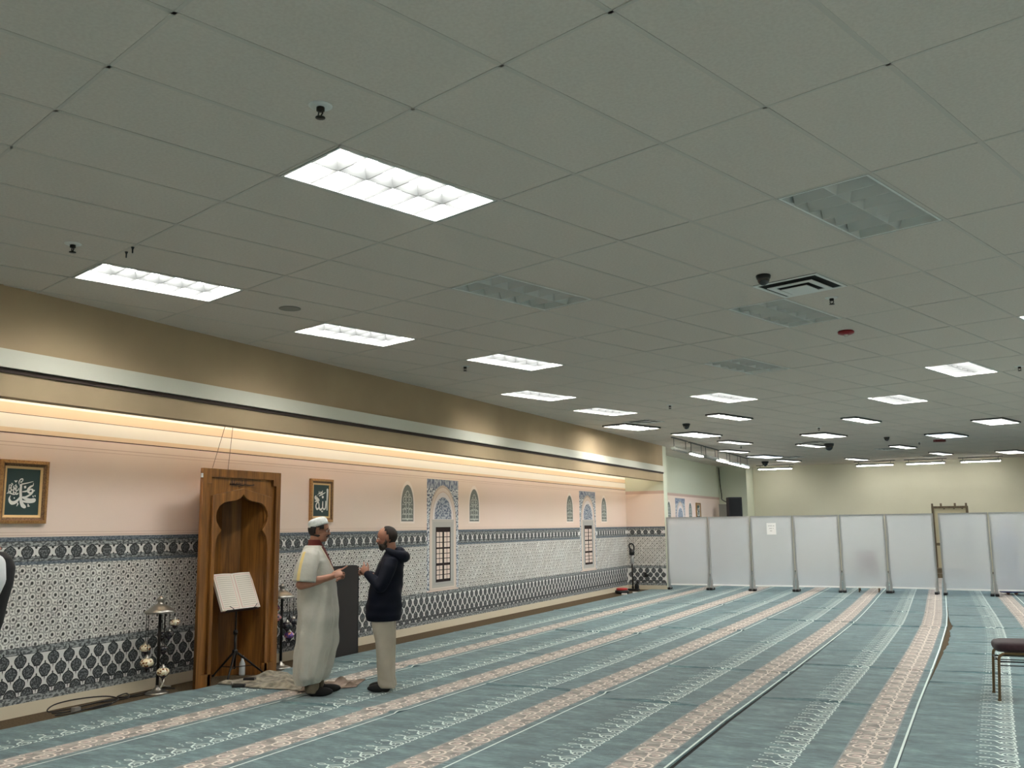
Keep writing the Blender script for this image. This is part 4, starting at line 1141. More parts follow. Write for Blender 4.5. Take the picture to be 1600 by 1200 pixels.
rg = cloth('prayer_rug', [(-7.30, 7.80), (-6.18, 7.78), (-6.50, 8.46), (-7.26, 8.72)], .055, TH_R+.012, M_RUG, seed=4)
tag(rg, 'crumpled greige prayer rug on the floor before the oak niche', 'rug')
rg2 = cloth('rug_fold', [(-6.16, 7.72), (-5.80, 8.20), (-5.98, 8.62), (-6.42, 8.20)], .075, TH_R+.012, mat('greige_fold', (104, 92, 80), .95, spec=.05, rgb2=(160, 145, 134), nscale=7, bump=.5, bscale=140, detail=6), nx=30, ny=30, seed=9, fr=(1.2, 3))
rg2.name = 'folded_rug'; tag(rg2, 'bunched up brownish rug around the feet of the robed man', 'rug')
# little things on the floor by the stand
def blk(name, label, cat, x, y, z, sx, sy, sz, rz, m, group=None):
    o = MB().box(-sx/2, sx/2, -sy/2, sy/2, 0, sz).build(name, m, loc=(x, y, z), bevel=.004); o.rotation_euler = (0, 0, rz); tag(o, label, cat, group); return o
mc = thing('microphone', 'small black microphone with silver head on the teal carpet before the niche', 'microphone', (-7.02, 7.74, TH_R), .5)
MB().box(0, .13, -.035, .035, 0, .03).build('body', M_BLACK, mc, bevel=.006); MB().ell((-.005, 0, .035), (.018, .018, .02), 12, 8).build('head', M_STEEL, mc, smooth=True)
blk('black_box', 'small flat black box on the crumpled rug', 'box', -6.98, 7.95, TH_R+.045, .12, .07, .022, .4, M_BLACK)
bt = thing('bottle', 'clear bottle with silver cap standing behind the book stand', 'bottle', (-7.55, 8.47, .0))
MB().lathe([(.034, 0), (.036, .02), (.034, .13), (.016, .17), (.014, .19)], n=18).build('body', mat('clear_plastic', (205, 212, 214), .12, spec=.8), bt, smooth=True)
MB().lathe([(.018, .19), (.018, .215)], n=14).build('cap', M_STEEL, bt, smooth=True)

# --- mosaic globe floor lamps
def mosaic(name, c1, c2, c3, sc):
    m = bpy.data.materials.new(name); m.use_nodes = True; nt = m.node_tree; bs = nt.nodes['Principled BSDF']; L = nt.links.new
    bs.inputs['Roughness'].default_value = .18; bs.inputs['Specular IOR Level'].default_value = .7
    tc = nt.nodes.new('ShaderNodeTexCoord'); v = nt.nodes.new('ShaderNodeTexVoronoi'); v.inputs['Scale'].default_value = sc; L(tc.outputs['Object'], v.inputs['Vector'])
    r = nt.nodes.new('ShaderNodeValToRGB'); r.color_ramp.interpolation = 'CONSTANT'; e = r.color_ramp.elements
    sp = nt.nodes.new('ShaderNodeSeparateColor'); L(v.outputs['Color'], sp.inputs[0]); L(sp.outputs[0], r.inputs['Fac'])
    e[0].position = 0; e[0].color = lin(c1); e[1].position = .4; e[1].color = lin(c2); x = e.new(.72); x.color = lin(c3)
    L(r.outputs['Color'], bs.inputs['Base Color']); return m
M_MOSA = mosaic('mosaic_amber', (222, 206, 170), (238, 230, 210), (120, 70, 40), 60)
M_MOSD = mosaic('mosaic_dark', (50, 48, 56), (84, 78, 74), (32, 32, 44), 60)
M_MOSP = mosaic('mosaic_purple', (70, 50, 130), (120, 84, 150), (196, 120, 100), 60)
M_MOSR = mosaic('mosaic_rose', (206, 130, 130), (150, 130, 140), (60, 50, 70), 60)
M_GLDK = mat('dark_glass', (48, 38, 50), .2, spec=.7)
def globe_lamp(label, loc, globes, hz):
    t = thing('mosaic_floor_lamp', label, 'floor lamp', loc)
    MB().lathe([(.115, 0), (.12, .012), (.09, .028), (.05, .036), (.045, .05), (.022, .066), (.016, .09)], n=28).build('base', M_STEEL, t, smooth=True)
    MB().tube([(0, 0, .06), (0, 0, hz)], .016, 12).build('pole', M_DKM, t, smooth=True)
    MB().lathe([(.155, hz-.06), (.158, hz-.045), (.12, hz-.02), (.09, hz+.005), (.05, hz+.025), (.03, hz+.035), (.03, hz+.06), (.045, hz+.075), (.02, hz+.095), (.008, hz+.11)], n=28).build('canopy', M_STEEL, t, smooth=True)
    for x, y, z, r, m in globes:
        ch = MB(); ch.tube([(x, y, hz-.05), (x, y, z+r*.9)], .0035, 6)
        gb = MB(); gb.ell((x, y, z), (r, r, r*.72), 22, 14)
        g = gb.build('globe', m, t, smooth=True)
        cp = MB(); cp.lathe([(r*.55, r*.55), (r*.45, r*.75), (.012, r*.9), (.010, r*1.15)], (x, y, z), 18); cp.build('globe_cap', M_STEEL, g, smooth=True)
        bt_ = MB(); bt_.lathe([(.004, -r*1.35), (.010, -r*1.1), (.022, -r*.85), (r*.75, -r*.55)], (x, y, z), 18); bt_.build('globe_bowl', M_GLDK, g, smooth=True)
        ch.build('chain', M_DKM, g)
rx, ry = CR.x, CR.y
def off(a, d): return (a*.899+d*-.436, a*.438+d*.9)
gl = [(*off(.135, .05), .70, .052, M_MOSA), (*off(-.02, .12), .57, .050, M_MOSD), (*off(-.13, -.02), .455, .056, M_MOSA), (*off(-.065, -.13), .325, .068, M_MOSA), (*off(.075, -.06), .225, .064, M_MOSA), (*off(.05, .13), .575, .05, M_MOSD), (*off(.01, .10), .43, .05, M_MOSD)]
globe_lamp('silver floor lamp with hanging amber mosaic globes, left of the oak niche', (-7.52, 7.20, 0), gl, .86)
gl2 = [(*off(-.095, .02), .70, .066, M_MOSP), (*off(-.045, -.10), .60, .068, M_MOSR), (*off(.07, -.02), .50, .062, M_MOSD), (*off(.12, .08), .54, .055, M_MOSD), (*off(.08, .06), .38, .06, M_MOSP)]
globe_lamp('silver floor lamp with purple and rose mosaic globes, between niche and robed man', (-7.47, 9.035, 0), gl2, .88)

# --- cables along the wall
M_CAB = mat('black_cable', (18, 17, 17), .5)
def fl3(pts): return [(x, y, z) for x, y, z in pts]
def cable(name, label, pts, r=.006, m=None, k=6, closed=False):
    o = MB().tube(spline([Vector(p) for p in pts], k, closed), r, 6, closed=closed).build(name, m or M_CAB, smooth=True); tag(o, label, 'cable'); return o
cable('cable', 'long black cable lying in loops on the floor along the baseboard', [(-7.60, 6.05, .01), (-7.50, 6.2, .012), (-7.46, 6.5, .012), (-7.55, 6.75, .02), (-7.66, 6.7, .05), (-7.70, 6.4, .07), (-7.70, 6.15, .06), (-7.64, 6.05, .02), (-7.58, 6.3, .022), (-7.62, 6.65, .02), (-7.60, 6.95, .02), (-7.62, 7.2, .02), (-7.66, 7.45, .01)], .0065)
cable('cable', 'second black cable lying beside the lamp base on the floor', [(-7.64, 6.55, .015), (-7.55, 6.85, .015), (-7.70, 6.98, .03), (-7.62, 6.80, .03), (-7.56, 7.0, .012), (-7.64, 7.38, .012), (-7.55, 7.47, .012)], .0065)
cable('cable', 'white cable curling from the baseboard beside the silver lamp', [(-7.60, 7.30, .01), (-7.60, 7.36, .10), (-7.70, 7.42, .16), (-7.77, 7.46, .11), (-7.74, 7.50, .03), (-7.7, 7.56, .01)], .008, mat('white_cable', (200, 196, 188), .5))
pl = thing('plugged_cord', 'short black cord with a white plug lying on the brown floor edge', 'cord', (-7.42, 6.16, TH_R))
MB().tube(spline([Vector(p) for p in ((0, 0, .02), (.05, .18, .008), (.02, .36, .008), (-.03, .42, .008), (-.02, .25, .010), (.03, .05, .012), (.04, -.14, .008), (-.02, -.20, .008), (-.04, -.05, .01), (0, 0, .02))], 6), .0055, 6).build('cord', M_CAB, pl, smooth=True)
b = MB(); b.box(-.025, .025, -.035, .035, 0, .045); b.build('plug', mat('plug_grey', (120, 118, 114), .5), pl, bevel=.006)

# --- dark upright board beside the wall
M_DKBR = mat('dark_brown_board', (30, 20, 19), .55, rgb2=(25, 17, 16), nscale=3)
bd = thing('upright_board', 'dark brown upright board standing between the two men beside the wall', 'board', (-7.40, 9.5, TH_R))
ol = [(0, 0), (.95, 0), (.95, 1.09), (.93, 1.125), (.88, 1.135), (.0, 1.135)]
o = curve2d('panel', [ol], .05, M_DKBR, bd, .003, TM); 
b = MB(); b.box(-.03, .03, .945, .965, 0, 1.12); b.build('edge_strip', M_BLACK, bd)

# --- banquet chair at the right edge
M_SEAT = mat('maroon_fabric', (52, 30, 36), .9, spec=.15, rgb2=(44, 24, 30), nscale=70, bump=.3, bscale=250, sheen=.25)
M_BRONZE = mat('bronze_frame', (112, 92, 66), .38, .75)
def banquet(label, loc, rz, cloth_m, wood=M_BRONZE):
    """chair facing local -x, seat centre at origin"""
    t = thing('banquet_chair', label, 'chair', loc, rz)
    # seat cushion
    b = MB(); n = 28; rings = []
    prof = [(0.0, .90), (.012, .97), (.035, 1.0), (.06, .99), (.078, .93), (.088, .75), (.090, .3)]
    vs = []
    for z, s_ in prof:
        for k in range(n):
            a = 2*PI*k/n; ca, sa = math.cos(a), math.sin(a)
            x = .235*s_*math.copysign(abs(ca)**.42, ca); y = .225*s_*math.copysign(abs(sa)**.42, sa)
            vs.append((x, y, .425+z))
    fs = [(i*n+k, i*n+(k+1) % n, (i+1)*n+(k+1) % n, (i+1)*n+k) for i in range(len(prof)-1) for k in range(n)]+[tuple(range(n-1, -1, -1)), tuple((len(prof)-1)*n+k for k in range(n))]
    b.add(vs, fs); b.build('seat', cloth_m, t, smooth=True)
    # back cushion
    b = MB(); vs = []
    for e, s_ in ((-.03, .9), (-.02, 1.0), (.02, 1.0), (.03, .9)):
        for k in range(n):
            a = 2*PI*k/n; ca, sa = math.cos(a), math.sin(a)
            y = .21*s_*math.copysign(abs(ca)**.5, ca); z = .215*s_*math.copysign(abs(sa)**.55, sa)
            vs.append((.255+e+z*.16, y, .72+z))
    b.add(vs, [(i*n+k, i*n+(k+1) % n, (i+1)*n+(k+1) % n, (i+1)*n+k) for i in range(3) for k in range(n)]+[tuple(range(n-1, -1, -1)), tuple(3*n+k for k in range(n))])
    fixn(b.build('backrest', cloth_m, t, smooth=True))
    for s_ in (-1, 1):
        y = s_*.215
        b = MB(); b.tube(spline([Vector(p) for p in ((-.235, y, 0), (-.222, y, .2), (-.212, y, .355), (-.20, y, .395), (-.165, y, .415))], 5), .0125, 8); b.lathe([(.016, 0), (.016, .015)], (-.235, y, 0), 10); b.build('leg', wood, t, smooth=True)
        b = MB(); b.tube(spline([Vector(p) for p in ((.27, y, 0), (.235, y, .2), (.225, y, .42), (.26, y, .70), (.30, y, .93))], 5), .0125, 8); b.build('leg', wood, t, smooth=True)
        b = MB(); b.tube([(-.165, y, .415), (.225, y, .415)], .0125, 8); b.build('side_rail', wood, t, smooth=True)
        b = MB(); b.tube([(-.215, y, .345), (.226, y, .345)], .007, 6); b.tube([(-.213, y*.98, .31), (.228, y*.98, .31)], .005, 6); b.build('stretcher', M_BLKM, t, smooth=True)
    b = MB(); b.tube([(-.214, -.215, .35), (-.214, .215, .35)], .008, 6); b.tube([(.228, -.215, .35), (.228, .215, .35)], .008, 6); b.build('stretcher', M_BLKM, t, smooth=True)
    b = MB(); b.tube([(.300, -.215, .93), (.302, -.12, .945), (.302, .12, .945), (.300, .215, .93)], .0125, 8); b.build('back_rail', wood, t, smooth=True)
    return t
ch1 = banquet('maroon cushioned banquet chair with bronze legs at the right picture edge', (.335, 10.03, TH_R+.004), .09, M_SEAT)
banquet('banquet chair with pinkish backrest seen blurred through the fifth divider panel', (-2.24, 23.78, TH_R+.004), -PI/2+.05, mat('pinkish_fabric', (130, 52, 40), .9, rgb2=(165, 95, 75), nscale=20))

# --- stick vacuum, red robot vacuum, papers, plug on the pier wall
M_VACG = mat('vacuum_grey', (170, 172, 174), .3, .5)
vc = thing('stick_vacuum', 'black and silver stick vacuum standing in the far corner of the tiled wall', 'vacuum cleaner', (-7.72, 22.75, 0))
b = MB(); b.box(-.16, .16, -.06, .06, 0, .055); b.tube([(0, 0, .05), (0, .0, .12)], .03, 10); b.build('floor_head', M_BLACK, vc, bevel=.01)
MB().tube([(0, 0, .10), (-.02, .05, .68)], .018, 10).build('tube', M_DKM, vc, smooth=True)
b = MB(); b.tube([(-.02, .05, .66), (-.022, .06, .90)], .048, 16); b.build('dust_bin', M_VACG, vc, smooth=True)
b = MB(); b.tube([(-.022, .06, .88), (-.024, .065, 1.02)], .066, 16); b.build('motor', M_BLACK, vc, smooth=True)
b = MB(); b.tube(spline([Vector(p) for p in ((-.024, .065, 1.0), (-.08, .07, 1.06), (-.09, .075, 1.14), (-.02, .08, 1.16), (.03, .075, 1.10), (.03, .07, 1.0))], 5), .020, 10); b.build('handle', M_BLACK, vc, smooth=True)
b = MB(); b.ell((.10, .0, .10), (.06, .05, .10), 14, 10); b.ell((.12, .02, .2), (.03, .03, .05), 12, 8); b.build('charging_dock', M_BLKM, vc, smooth=True)
rv = thing('robot_vacuum', 'round red topped robot vacuum on the brown floor edge by the far corner', 'robot vacuum', (-7.66, 21.75, 0))
MB().lathe([(.15, .0), (.17, .015), (.17, .07), (.15, .085)], n=28).build('body', M_BLACK, rv, smooth=True)
MB().lathe([(.14, .085), (.14, .12), (.11, .135), (.05, .14)], n=28).build('lid', mat('robot_red', (168, 44, 40), .35), rv, smooth=True)
blk('paper_sheet', 'white paper sheet lying on the floor between robot and stick vacuum', 'paper', -7.42, 22.15, .001, .2, .28, .01, .4, mat('paper_white2', (215, 212, 205), .8))
blk('paper_sheet', 'small pale box on the floor beside the red robot vacuum', 'box', -7.50, 21.45, .001, .12, .10, .03, .2, mat('paper_white2', (215, 212, 205), .8)).name = 'pale_box'
pg_ = thing('wall_plug', 'black adapter plugged into the pier wall beside the stick vacuum', 'plug', (-7.55, Y_END-.003, .34))
MB().box(-.03, .03, -.045, 0, -.01, .09).build('adapter', M_BLACK, pg_, bevel=.006); MB().ell((.05, -.02, .02), (.035, .02, .03), 12, 8).build('cord_bundle', M_BLACK, pg_, smooth=True)

# --- loudspeaker on a stand, with its cable
sp_ = thing('loudspeaker', 'black loudspeaker on a stand before the white column behind the divider', 'loudspeaker', (-6.98, 31.2, 0), .44)
b = MB(); b.box(-.22, .22, -.2, .2, 1.70, 2.50); b.build('cabinet', mat('speaker_black', (20, 21, 26), .6), sp_, bevel=.015)
MB().box(-.19, .19, -.206, -.2, 1.74, 2.46).build('grille', mat('speaker_grille', (12, 12, 14), .8), sp_)
MB().tube([(0, 0, .5), (0, 0, 1.70)], .018, 10).build('pole', M_BLKM, sp_)
for a in (0, 2.1, 4.2): MB().tube([(0, 0, .75), (.42*math.cos(a), .42*math.sin(a), .03)], .013, 8).build('leg', M_BLKM, sp_)
o = MB().tube(spline([Vector(p) for p in ((-7.86, 32.95, 3.6), (-7.82, 32.9, 3.0), (-7.76, 32.8, 2.6), (-7.72, 32.6, 2.5), (-7.5, 31.9, 2.42), (-7.25, 31.6, 2.3), (-7.1, 31.45, 2.1))], 6), .014, 6).build('hanging_cable', M_CAB, smooth=True); tag(o, 'black cable hanging from the far ceiling down to the loudspeaker', 'cable')
blk('grey_cabinet', 'grey cabinet behind the loudspeaker, its top above the divider', 'cabinet', -7.55, 32.25, 0, .30, .4, 2.30, 0, mat('cabinet_grey', (150, 148, 140), .6))

# --- carved wooden pulpit top behind the divider
M_PULP = node_wood('walnut', (78, 64, 48), (128, 112, 88), (102, 88, 66))
M_PULC = mat('pulpit_cream', (206, 194, 160), .6)
pp = thing('wooden_pulpit', 'wooden pulpit with posts and cream panel rising above the divider', 'pulpit', (-.51, 31.0, TH_R), .02)
MB().box(-.44, .44, -.02, .04, .25, 2.02).build('cream_panel', M_PULC, pp, label='cream panel')
b = MB(); b.box(-.50, .50, -.04, .06, 2.0, 2.065); b.box(-.50, -.43, -.045, .06, .0, 2.03); b.box(.43, .50, -.045, .06, 0.0, 2.03); b.box(-.43, .43, -.03, .05, .9, .98); b.build('frame', M_PULP, pp)
for x in (-.47, -.23, .15, .45):
    b = MB(); b.box(x-.028, x+.028, -.035, .035, 2.065, 2.15); b.build('finial', M_PULP, pp)
for x in (-.15, .12, .34):
    b = MB(); b.ell((x, -.025, 1.985), (.025, .012, .015), 12, 6); b.build('stud', M_PULP, pp, smooth=True)
b = MB(); b.box(-.46, .46, -.6, -.04, 0, .25); b.box(-.46, .46, -1.0, -.6, 0, .12); b.build('step', M_PULP, pp)

# ================================================================== PEOPLE
M_SKIN = mat('skin_tan', (164, 118, 96), .5, spec=.4, rgb2=(152, 106, 86), nscale=14)
M_SKIN2 = mat('skin_rose', (164, 116, 94), .5, spec=.4, rgb2=(148, 100, 82), nscale=14)
M_HAIR = mat('dark_hair', (26, 20, 18), .7, bump=.5, bscale=300)
M_HAIR2 = mat('short_brown_hair', (44, 34, 29), .8, bump=.5, bscale=300)
M_BEARD = mat('greying_beard', (50, 42, 38), .85, rgb2=(74, 66, 62), nscale=60, bump=.6, bscale=300)
M_EYEW = mat('eye_white', (225, 220, 214), .3)
M_IRIS = mat('eye_dark', (30, 20, 16), .2)
M_LIP = mat('lip', (150, 86, 78), .5)

def remesh(o, vox, sm=4, f=.5):
    m = o.modifiers.new('remesh', 'REMESH'); m.mode = 'VOXEL'; m.voxel_size = vox; m.use_smooth_shade = True
    if sm:
        s_ = o.modifiers.new('smooth', 'SMOOTH'); s_.factor = f; s_.iterations = sm
    return o
def head_parts(mb, c, R, neck_to, big=1.0):
    def E_(p, r, n=18, m=12): mb.ell(c+R @ (Vector(p)*big), tuple(x*big for x in r), n, m, R)
    E_((0, 0, .012), (.099, .077, .096), 24, 16)
    E_((.030, 0, -.040), (.066, .062, .078))
    E_((.045, 0, -.088), (.042, .044, .034)); E_((.072, 0, -.100), (.020, .022, .018))
    E_((.080, 0, .012), (.016, .050, .014)); E_((.060, .030, -.035), (.030, .024, .024)); E_((.060, -.030, -.035), (.030, .024, .024))
    mb.cap(c+R @ Vector((.090, 0, .002))*big, c+R @ Vector((.110, 0, -.034))*big, .008*big, .012*big)
    E_((.098, .011, -.038), (.010, .008, .007)); E_((.098, -.011, -.038), (.010, .008, .007))
    E_((.090, 0, -.062), (.012, .022, .008)); E_((.088, 0, -.074), (.012, .019, .008))
    for s_ in (-1, 1):
        Re = R @ Matrix.Rotation(s_*.35, 3, 'Z')
        mb.ell(c+R @ Vector((-.008, s_*.078, -.016))*big, (.018*big, .008*big, .031*big), 14, 10, Re)
        mb.ell(c+R @ Vector((-.002, s_*.074, -.040))*big, (.009*big, .008*big, .010*big), 10, 8, Re)
    mb.tube([c+R @ Vector((-.018, 0, -.05))*big, c+R @ Vector((-.024, 0, -.10))*big, neck_to], [.055, .054, .066], 18)
def face_bits(t, body, c, R, hairm, big=1.0, brow=True):
    P = lambda x, y, z: c+R @ (Vector((x, y, z))*big)
    for s_ in (-1, 1):
        e = MB(); e.ell(P(.081, s_*.031, -.006), (.0105, .012, .0105), 12, 8, R); q = e.build('eye', M_EYEW, body, smooth=True)
        e = MB(); e.ell(P(.0895, s_*.031, -.006), (.0035, .0055, .0055), 10, 8, R); e.build('iris', M_IRIS, q, smooth=True)
        e = MB(); e.tube([P(.086, s_*.014, .014), P(.092, s_*.03, .020), P(.083, s_*.052, .012)], [.003, .0045, .002], 6); e.build('eyebrow', hairm, body, smooth=True)
    e = MB(); e.ell(P(.099, 0, -.063), (.005, .018, .0045), 12, 6, R); e.ell(P(.097, 0, -.072), (.005, .015, .005), 12, 6, R); e.build('lips', M_LIP, body, smooth=True)
def hand(mb, wr, d, back, thumb_side, curls, scale=1.0, spread=.10, thumb=(.5, .55)):
    d = Vector(d).normalized(); n = Vector(back).normalized(); n = (n-d*n.dot(d)).normalized(); s_ = n.cross(d)*thumb_side
    R = Matrix((d, s_, n)).transposed()
    wr = Vector(wr); k = scale
    mb.ell(wr+d*.045*k, (.052*k, .040*k, .017*k), 16, 10, R); mb.ell(wr+d*.07*k, (.028*k, .041*k, .014*k), 14, 8, R)
    mb.cap(wr-d*.03, wr+d*.02, .025*k, .022*k)
    for i, (cl, L_) in enumerate(zip(curls, (.92, 1.0, .95, .78))):
        o = (1.5-i)*.0205*k
        root = wr+d*.078*k+s_*o
        dd = (d+s_*(1.5-i)*spread).normalized(); a = 0; p = root; r = .0092*k
        for j, sl in enumerate((.042, .027, .021)):
            a += cl*(.75 if j == 0 else 1.0)
            dv = dd*math.cos(a)-n*math.sin(a); q = p+dv*sl*L_*k
            mb.cap(p, q, r, r*.90, 10); p = q; r *= .90
    p = wr+d*.022*k+s_*.030*k; dv = (d*thumb[0]+s_*thumb[1]-n*.25).normalized()
    q = p+dv*.038*k; mb.cap(p, q, .0125*k, .0105*k, 10)
    dv = (dv+d*.55).normalized(); p2 = q+dv*.030*k; mb.cap(q, p2, .0105*k, .009*k, 10); dv = (dv+d*.4-n*.3).normalized(); mb.cap(p2, p2+dv*.022*k, .009*k, .0078*k, 10)
def limb(mb, pts, rs, n=16):
    P = [Vector(p) for p in pts]
    for a, b_, r0, r1 in zip(P, P[1:], rs, rs[1:]): mb.cap(a, b_, r0, r1, n)
def shell(c, R, r, keep, mbig=1.0):
    m = MB(); m.ell(c, r, 32, 22, R, keep=keep); return m

# ---------------------------------------------------------------- robed man
M_ROBE = mat('pale_grey_robe', (184, 181, 171), .85, spec=.15, rgb2=(172, 170, 160), nscale=3, sheen=.15, bump=1.0, bscale=11)
M_YEL = mat('yellow_stripe', (214, 190, 126), .8)
M_MAROON = mat('maroon_shirt', (96, 30, 24), .8)
M_BROWNP = mat('brown_trousers', (104, 94, 78), .9)
M_SOCK = mat('black_sock', (14, 13, 13), .8)
a1 = math.atan2(CR.y, CR.x)
m1 = thing('person', 'man in long pale grey robe and white cap pointing with one hand', 'person', (-5.928, 7.703, TH_R), a1+.10); m1.scale = (1, 1, .983)
hc = Vector((.005, 0, 1.638)); R1 = Matrix.Rotation(.10, 3, 'Y')
b = MB()
head_parts(b, hc, R1, Vector((-.03, 0, 1.44)))
b.loft([(-.03, 0, .90, .13, .16), (-.01, 0, 1.0, .15, .17), (-.01, 0, 1.2, .13, .16), (-.03, 0, 1.33, .10, .155), (-.035, 0, 1.40, .06, .09), (-.03, 0, 1.48, .05, .05)], 24)
for s_ in (-1, 1):
    limb(b, [(-.02, s_*.10, .95), (.0, s_*.10, .52), (-.01, s_*.10 if s_ < 0 else .10, .09)], [.085, .058, .040])
    xo = .0 if s_ < 0 else .06
    b.ell((.06+xo, s_*.10, .045), (.11, .042, .036), 14, 10)
limb(b, [(-.04, -.145, 1.36), (-.130, -.255, 1.105)], [.046, .046]); limb(b, [(-.130, -.262, 1.10), (-.02, -.225, 1.125), (.155, -.135, 1.168)], [.050, .047, .031])
limb(b, [(-.04, .145, 1.36), (-.08, .24, 1.10), (.125, .075, 1.135)], [.046, .042, .027])
hand(b, (.155, -.130, 1.168), (.86, .22, .34), (-.35, -.70, .55), 1, [-.05, .85, 1.05, 1.2], 1.12, thumb=(.9, .5))
hand(b, (.135, .07, 1.135), (.9, -.25, .10), (-.1, .6, -.75), 1, [.45, .5, .55, .6], .95)
bd1 = remesh(b.build('body', M_SKIN, m1), .0042, 3)
face_bits(m1, bd1, hc, R1, M_HAIR)
# hair below the cap, cap, glasses, moustache
def cap_line(p): q = R1.transposed() @ (p-hc); return q.z < .038+q.x*.30
hr = shell(hc+R1 @ Vector((-.004, 0, .010)), R1, (.103, .0825, .100), lambda p: cap_line(p) and (lambda q: (q.z > -.075-.0*q.x) and (q.x < .018 or (q.z > .012 and q.x < .045)) and not (-.03 < q.x < .02 and q.z < .018 and abs(q.y) > .06))(R1.transposed() @ (p-hc)))
o = hr.build('hair', M_HAIR, m1, smooth=True); s_ = o.modifiers.new('s', 'SOLIDIFY'); s_.thickness = .010; s_.offset = 0
mc_ = MB()
rr = []
for z, r in ((.0, 1.0), (.02, 1.005), (.045, .97), (.062, .91), (.075, .80), (.083, .62), (.088, .36), (.089, .1)):
    rr.append((.0, 0, z, .1015*r, .085*r))
mc_.loft(rr, 36)
Tc = Matrix.Translation(hc+R1 @ Vector((-.006, 0, .034))) @ (R1 @ Matrix.Rotation(-.38, 3, 'Y')).to_4x4()
mc_.v = [tuple(Tc @ Vector(v)) for v in mc_.v]
cp = mc_.build('cap', mat('white_knit_cap', (226, 228, 226), .85, rgb2=(206, 208, 206), nscale=40, bump=.6, bscale=160), m1, smooth=True, label='white knitted cap')
g = MB()
P = lambda x, y, z: hc+R1 @ Vector((x, y, z))
for s_ in (-1, 1):
    g.torus(P(.103, s_*.033, -.008), .020, .0016, R1 @ Vector((1, s_*.15, 0)), 20, 6)
    g.tube([P(.100, s_*.053, -.004), P(.05, s_*.080, .0), P(-.01, s_*.084, -.002)], .0018, 6)
g.tube([P(.104, -.012, -.004), P(.108, 0, -.001), P(.104, .012, -.004)], .0016, 6)
g.build('glasses', M_BLACK, m1, smooth=True)
g = MB(); g.tube([P(.086, -.036, -.066), P(.102, -.018, -.054), P(.106, 0, -.051), P(.102, .018, -.054), P(.086, .036, -.066)], [.004, .008, .008, .008, .004], 8); g.build('moustache', M_HAIR, m1, smooth=True)
# maroon shirt inside the robe
g = MB(); g.loft([(-.03, 0, 1.36, .135, .15), (-.025, 0, 1.43, .105, .125), (-.028, 0, 1.475, .078, .085), (-.032, 0, 1.505, .066, .068), (-.036, 0, 1.535, .065, .064)], 28); g.build('shirt', M_MAROON, m1, smooth=True, label='maroon shirt collar')
# robe: body + wide sleeves, merged
def rdisp(a, t, z):
    k = max(0, min(1, (1.30-z)/.9))
    s_ = .010*k*math.sin(6*a+2.0*math.sin(z*3.1)+z*1.5)+.009*k*math.sin(11*a-z*5)+.006*k*math.sin(4*a+z*5)
    s_ += .006*math.exp(-((z-.70)/.33)**2)*math.sin(z*23+3.2*math.cos(a+1.2))*max(0, math.cos(a+1.3)+.6)
    s_ -= .016*k*abs(math.sin(3.5*a+1.1*math.sin(z*4.0)+.8*z))**7+.010*k*abs(math.sin(5.5*a-2.2*z+.7))**9
    s_ -= .030*k*math.exp(-((((a+.55) % (2*PI))-.0)/.16)**2)*min(1, max(0, (1.05-z)*3))
    return s_
rings = [(-.035, 0, .125, .150, .20, .20), (-.03, 0, .20, .176, .235, .1), (-.02, 0, .30, .188, .25), (-.01, 0, .40, .198, .255), (.010, 0, .52, .206, .255), (.012, 0, .62, .206, .25), (.012, 0, .72, .206, .245), (.010, 0, .82, .204, .24),
         (.004, 0, .92, .203, .232), (-.002, 0, 1.02, .197, .225), (-.008, 0, 1.12, .190, .218), (-.015, 0, 1.22, .178, .210), (-.026, 0, 1.31, .158, .208), (-.036, 0, 1.375, .138, .200), (-.040, 0, 1.42, .118, .175), (-.042, 0, 1.455, .100, .140), (-.044, 0, 1.478, .088, .108)]
import bisect
def dense(rings, n):
    out = []
    zs = [r[2] for r in rings]
    for i in range(n):
        z = zs[0]+(zs[-1]-zs[0])*i/(n-1); j = min(len(zs)-2, max(0, bisect.bisect_right(zs, z)-1)); t = (z-zs[j])/(zs[j+1]-zs[j])
        t2 = t*t*(3-2*t)*.5+t*.5
        A = list(rings[j])+[0]*(6-len(rings[j])); B_ = list(rings[j+1])+[0]*(6-len(rings[j+1]))
        out.append(tuple(A[k]+(B_[k]-A[k])*t2 if k != 2 else z for k in range(6)))
    return out
b = MB(); b.loft(dense(rings, 70), 96, rdisp)
def sleeve(mb, pts, radii, flat=1.0, n=30, wr=0):
    """ring tube along pts with (rx, ry) radii"""
    P = [Vector(p) for p in pts]; N = len(P); vs = []
    for i, p in enumerate(P):
        t = (P[min(i+1, N-1)]-P[max(i-1, 0)]).normalized(); sx = Vector((1, 0, 0)); sx = (sx-t*sx.dot(t)).normalized(); sy = t.cross(sx)
        for k in range(n):
            a = 2*PI*k/n; w_ = 1+wr*math.sin(5*a+i*1.3)*(i/(N-1))
            vs.append(p+sx*radii[i][0]*math.cos(a)*w_+sy*radii[i][1]*math.sin(a)*w_)
    mb.add(vs, [(i*n+k, i*n+(k+1) % n, (i+1)*n+(k+1) % n, (i+1)*n+k) for i in range(N-1) for k in range(n)]+[tuple(range(n-1, -1, -1)), tuple((N-1)*n+k for k in range(n))])
sleeve(b, [(-.045, -.13, 1.415), (-.06, -.19, 1.37), (-.08, -.235, 1.28), (-.092, -.262, 1.19), (-.098, -.272, 1.125)], [(.080, .06), (.095, .065), (.106, .070), (.112, .074), (.116, .076)], wr=.05)
sleeve(b, [(-.045, .13, 1.415), (-.06, .19, 1.37), (-.08, .235, 1.28), (-.09, .262, 1.19), (-.095, .272, 1.125)], [(.085, .06), (.105, .065), (.118, .070), (.122, .074), (.124, .076)], wr=.05)
rb = remesh(b.build('robe', M_ROBE, m1, label='pale grey short sleeved robe'), .0085, 4)
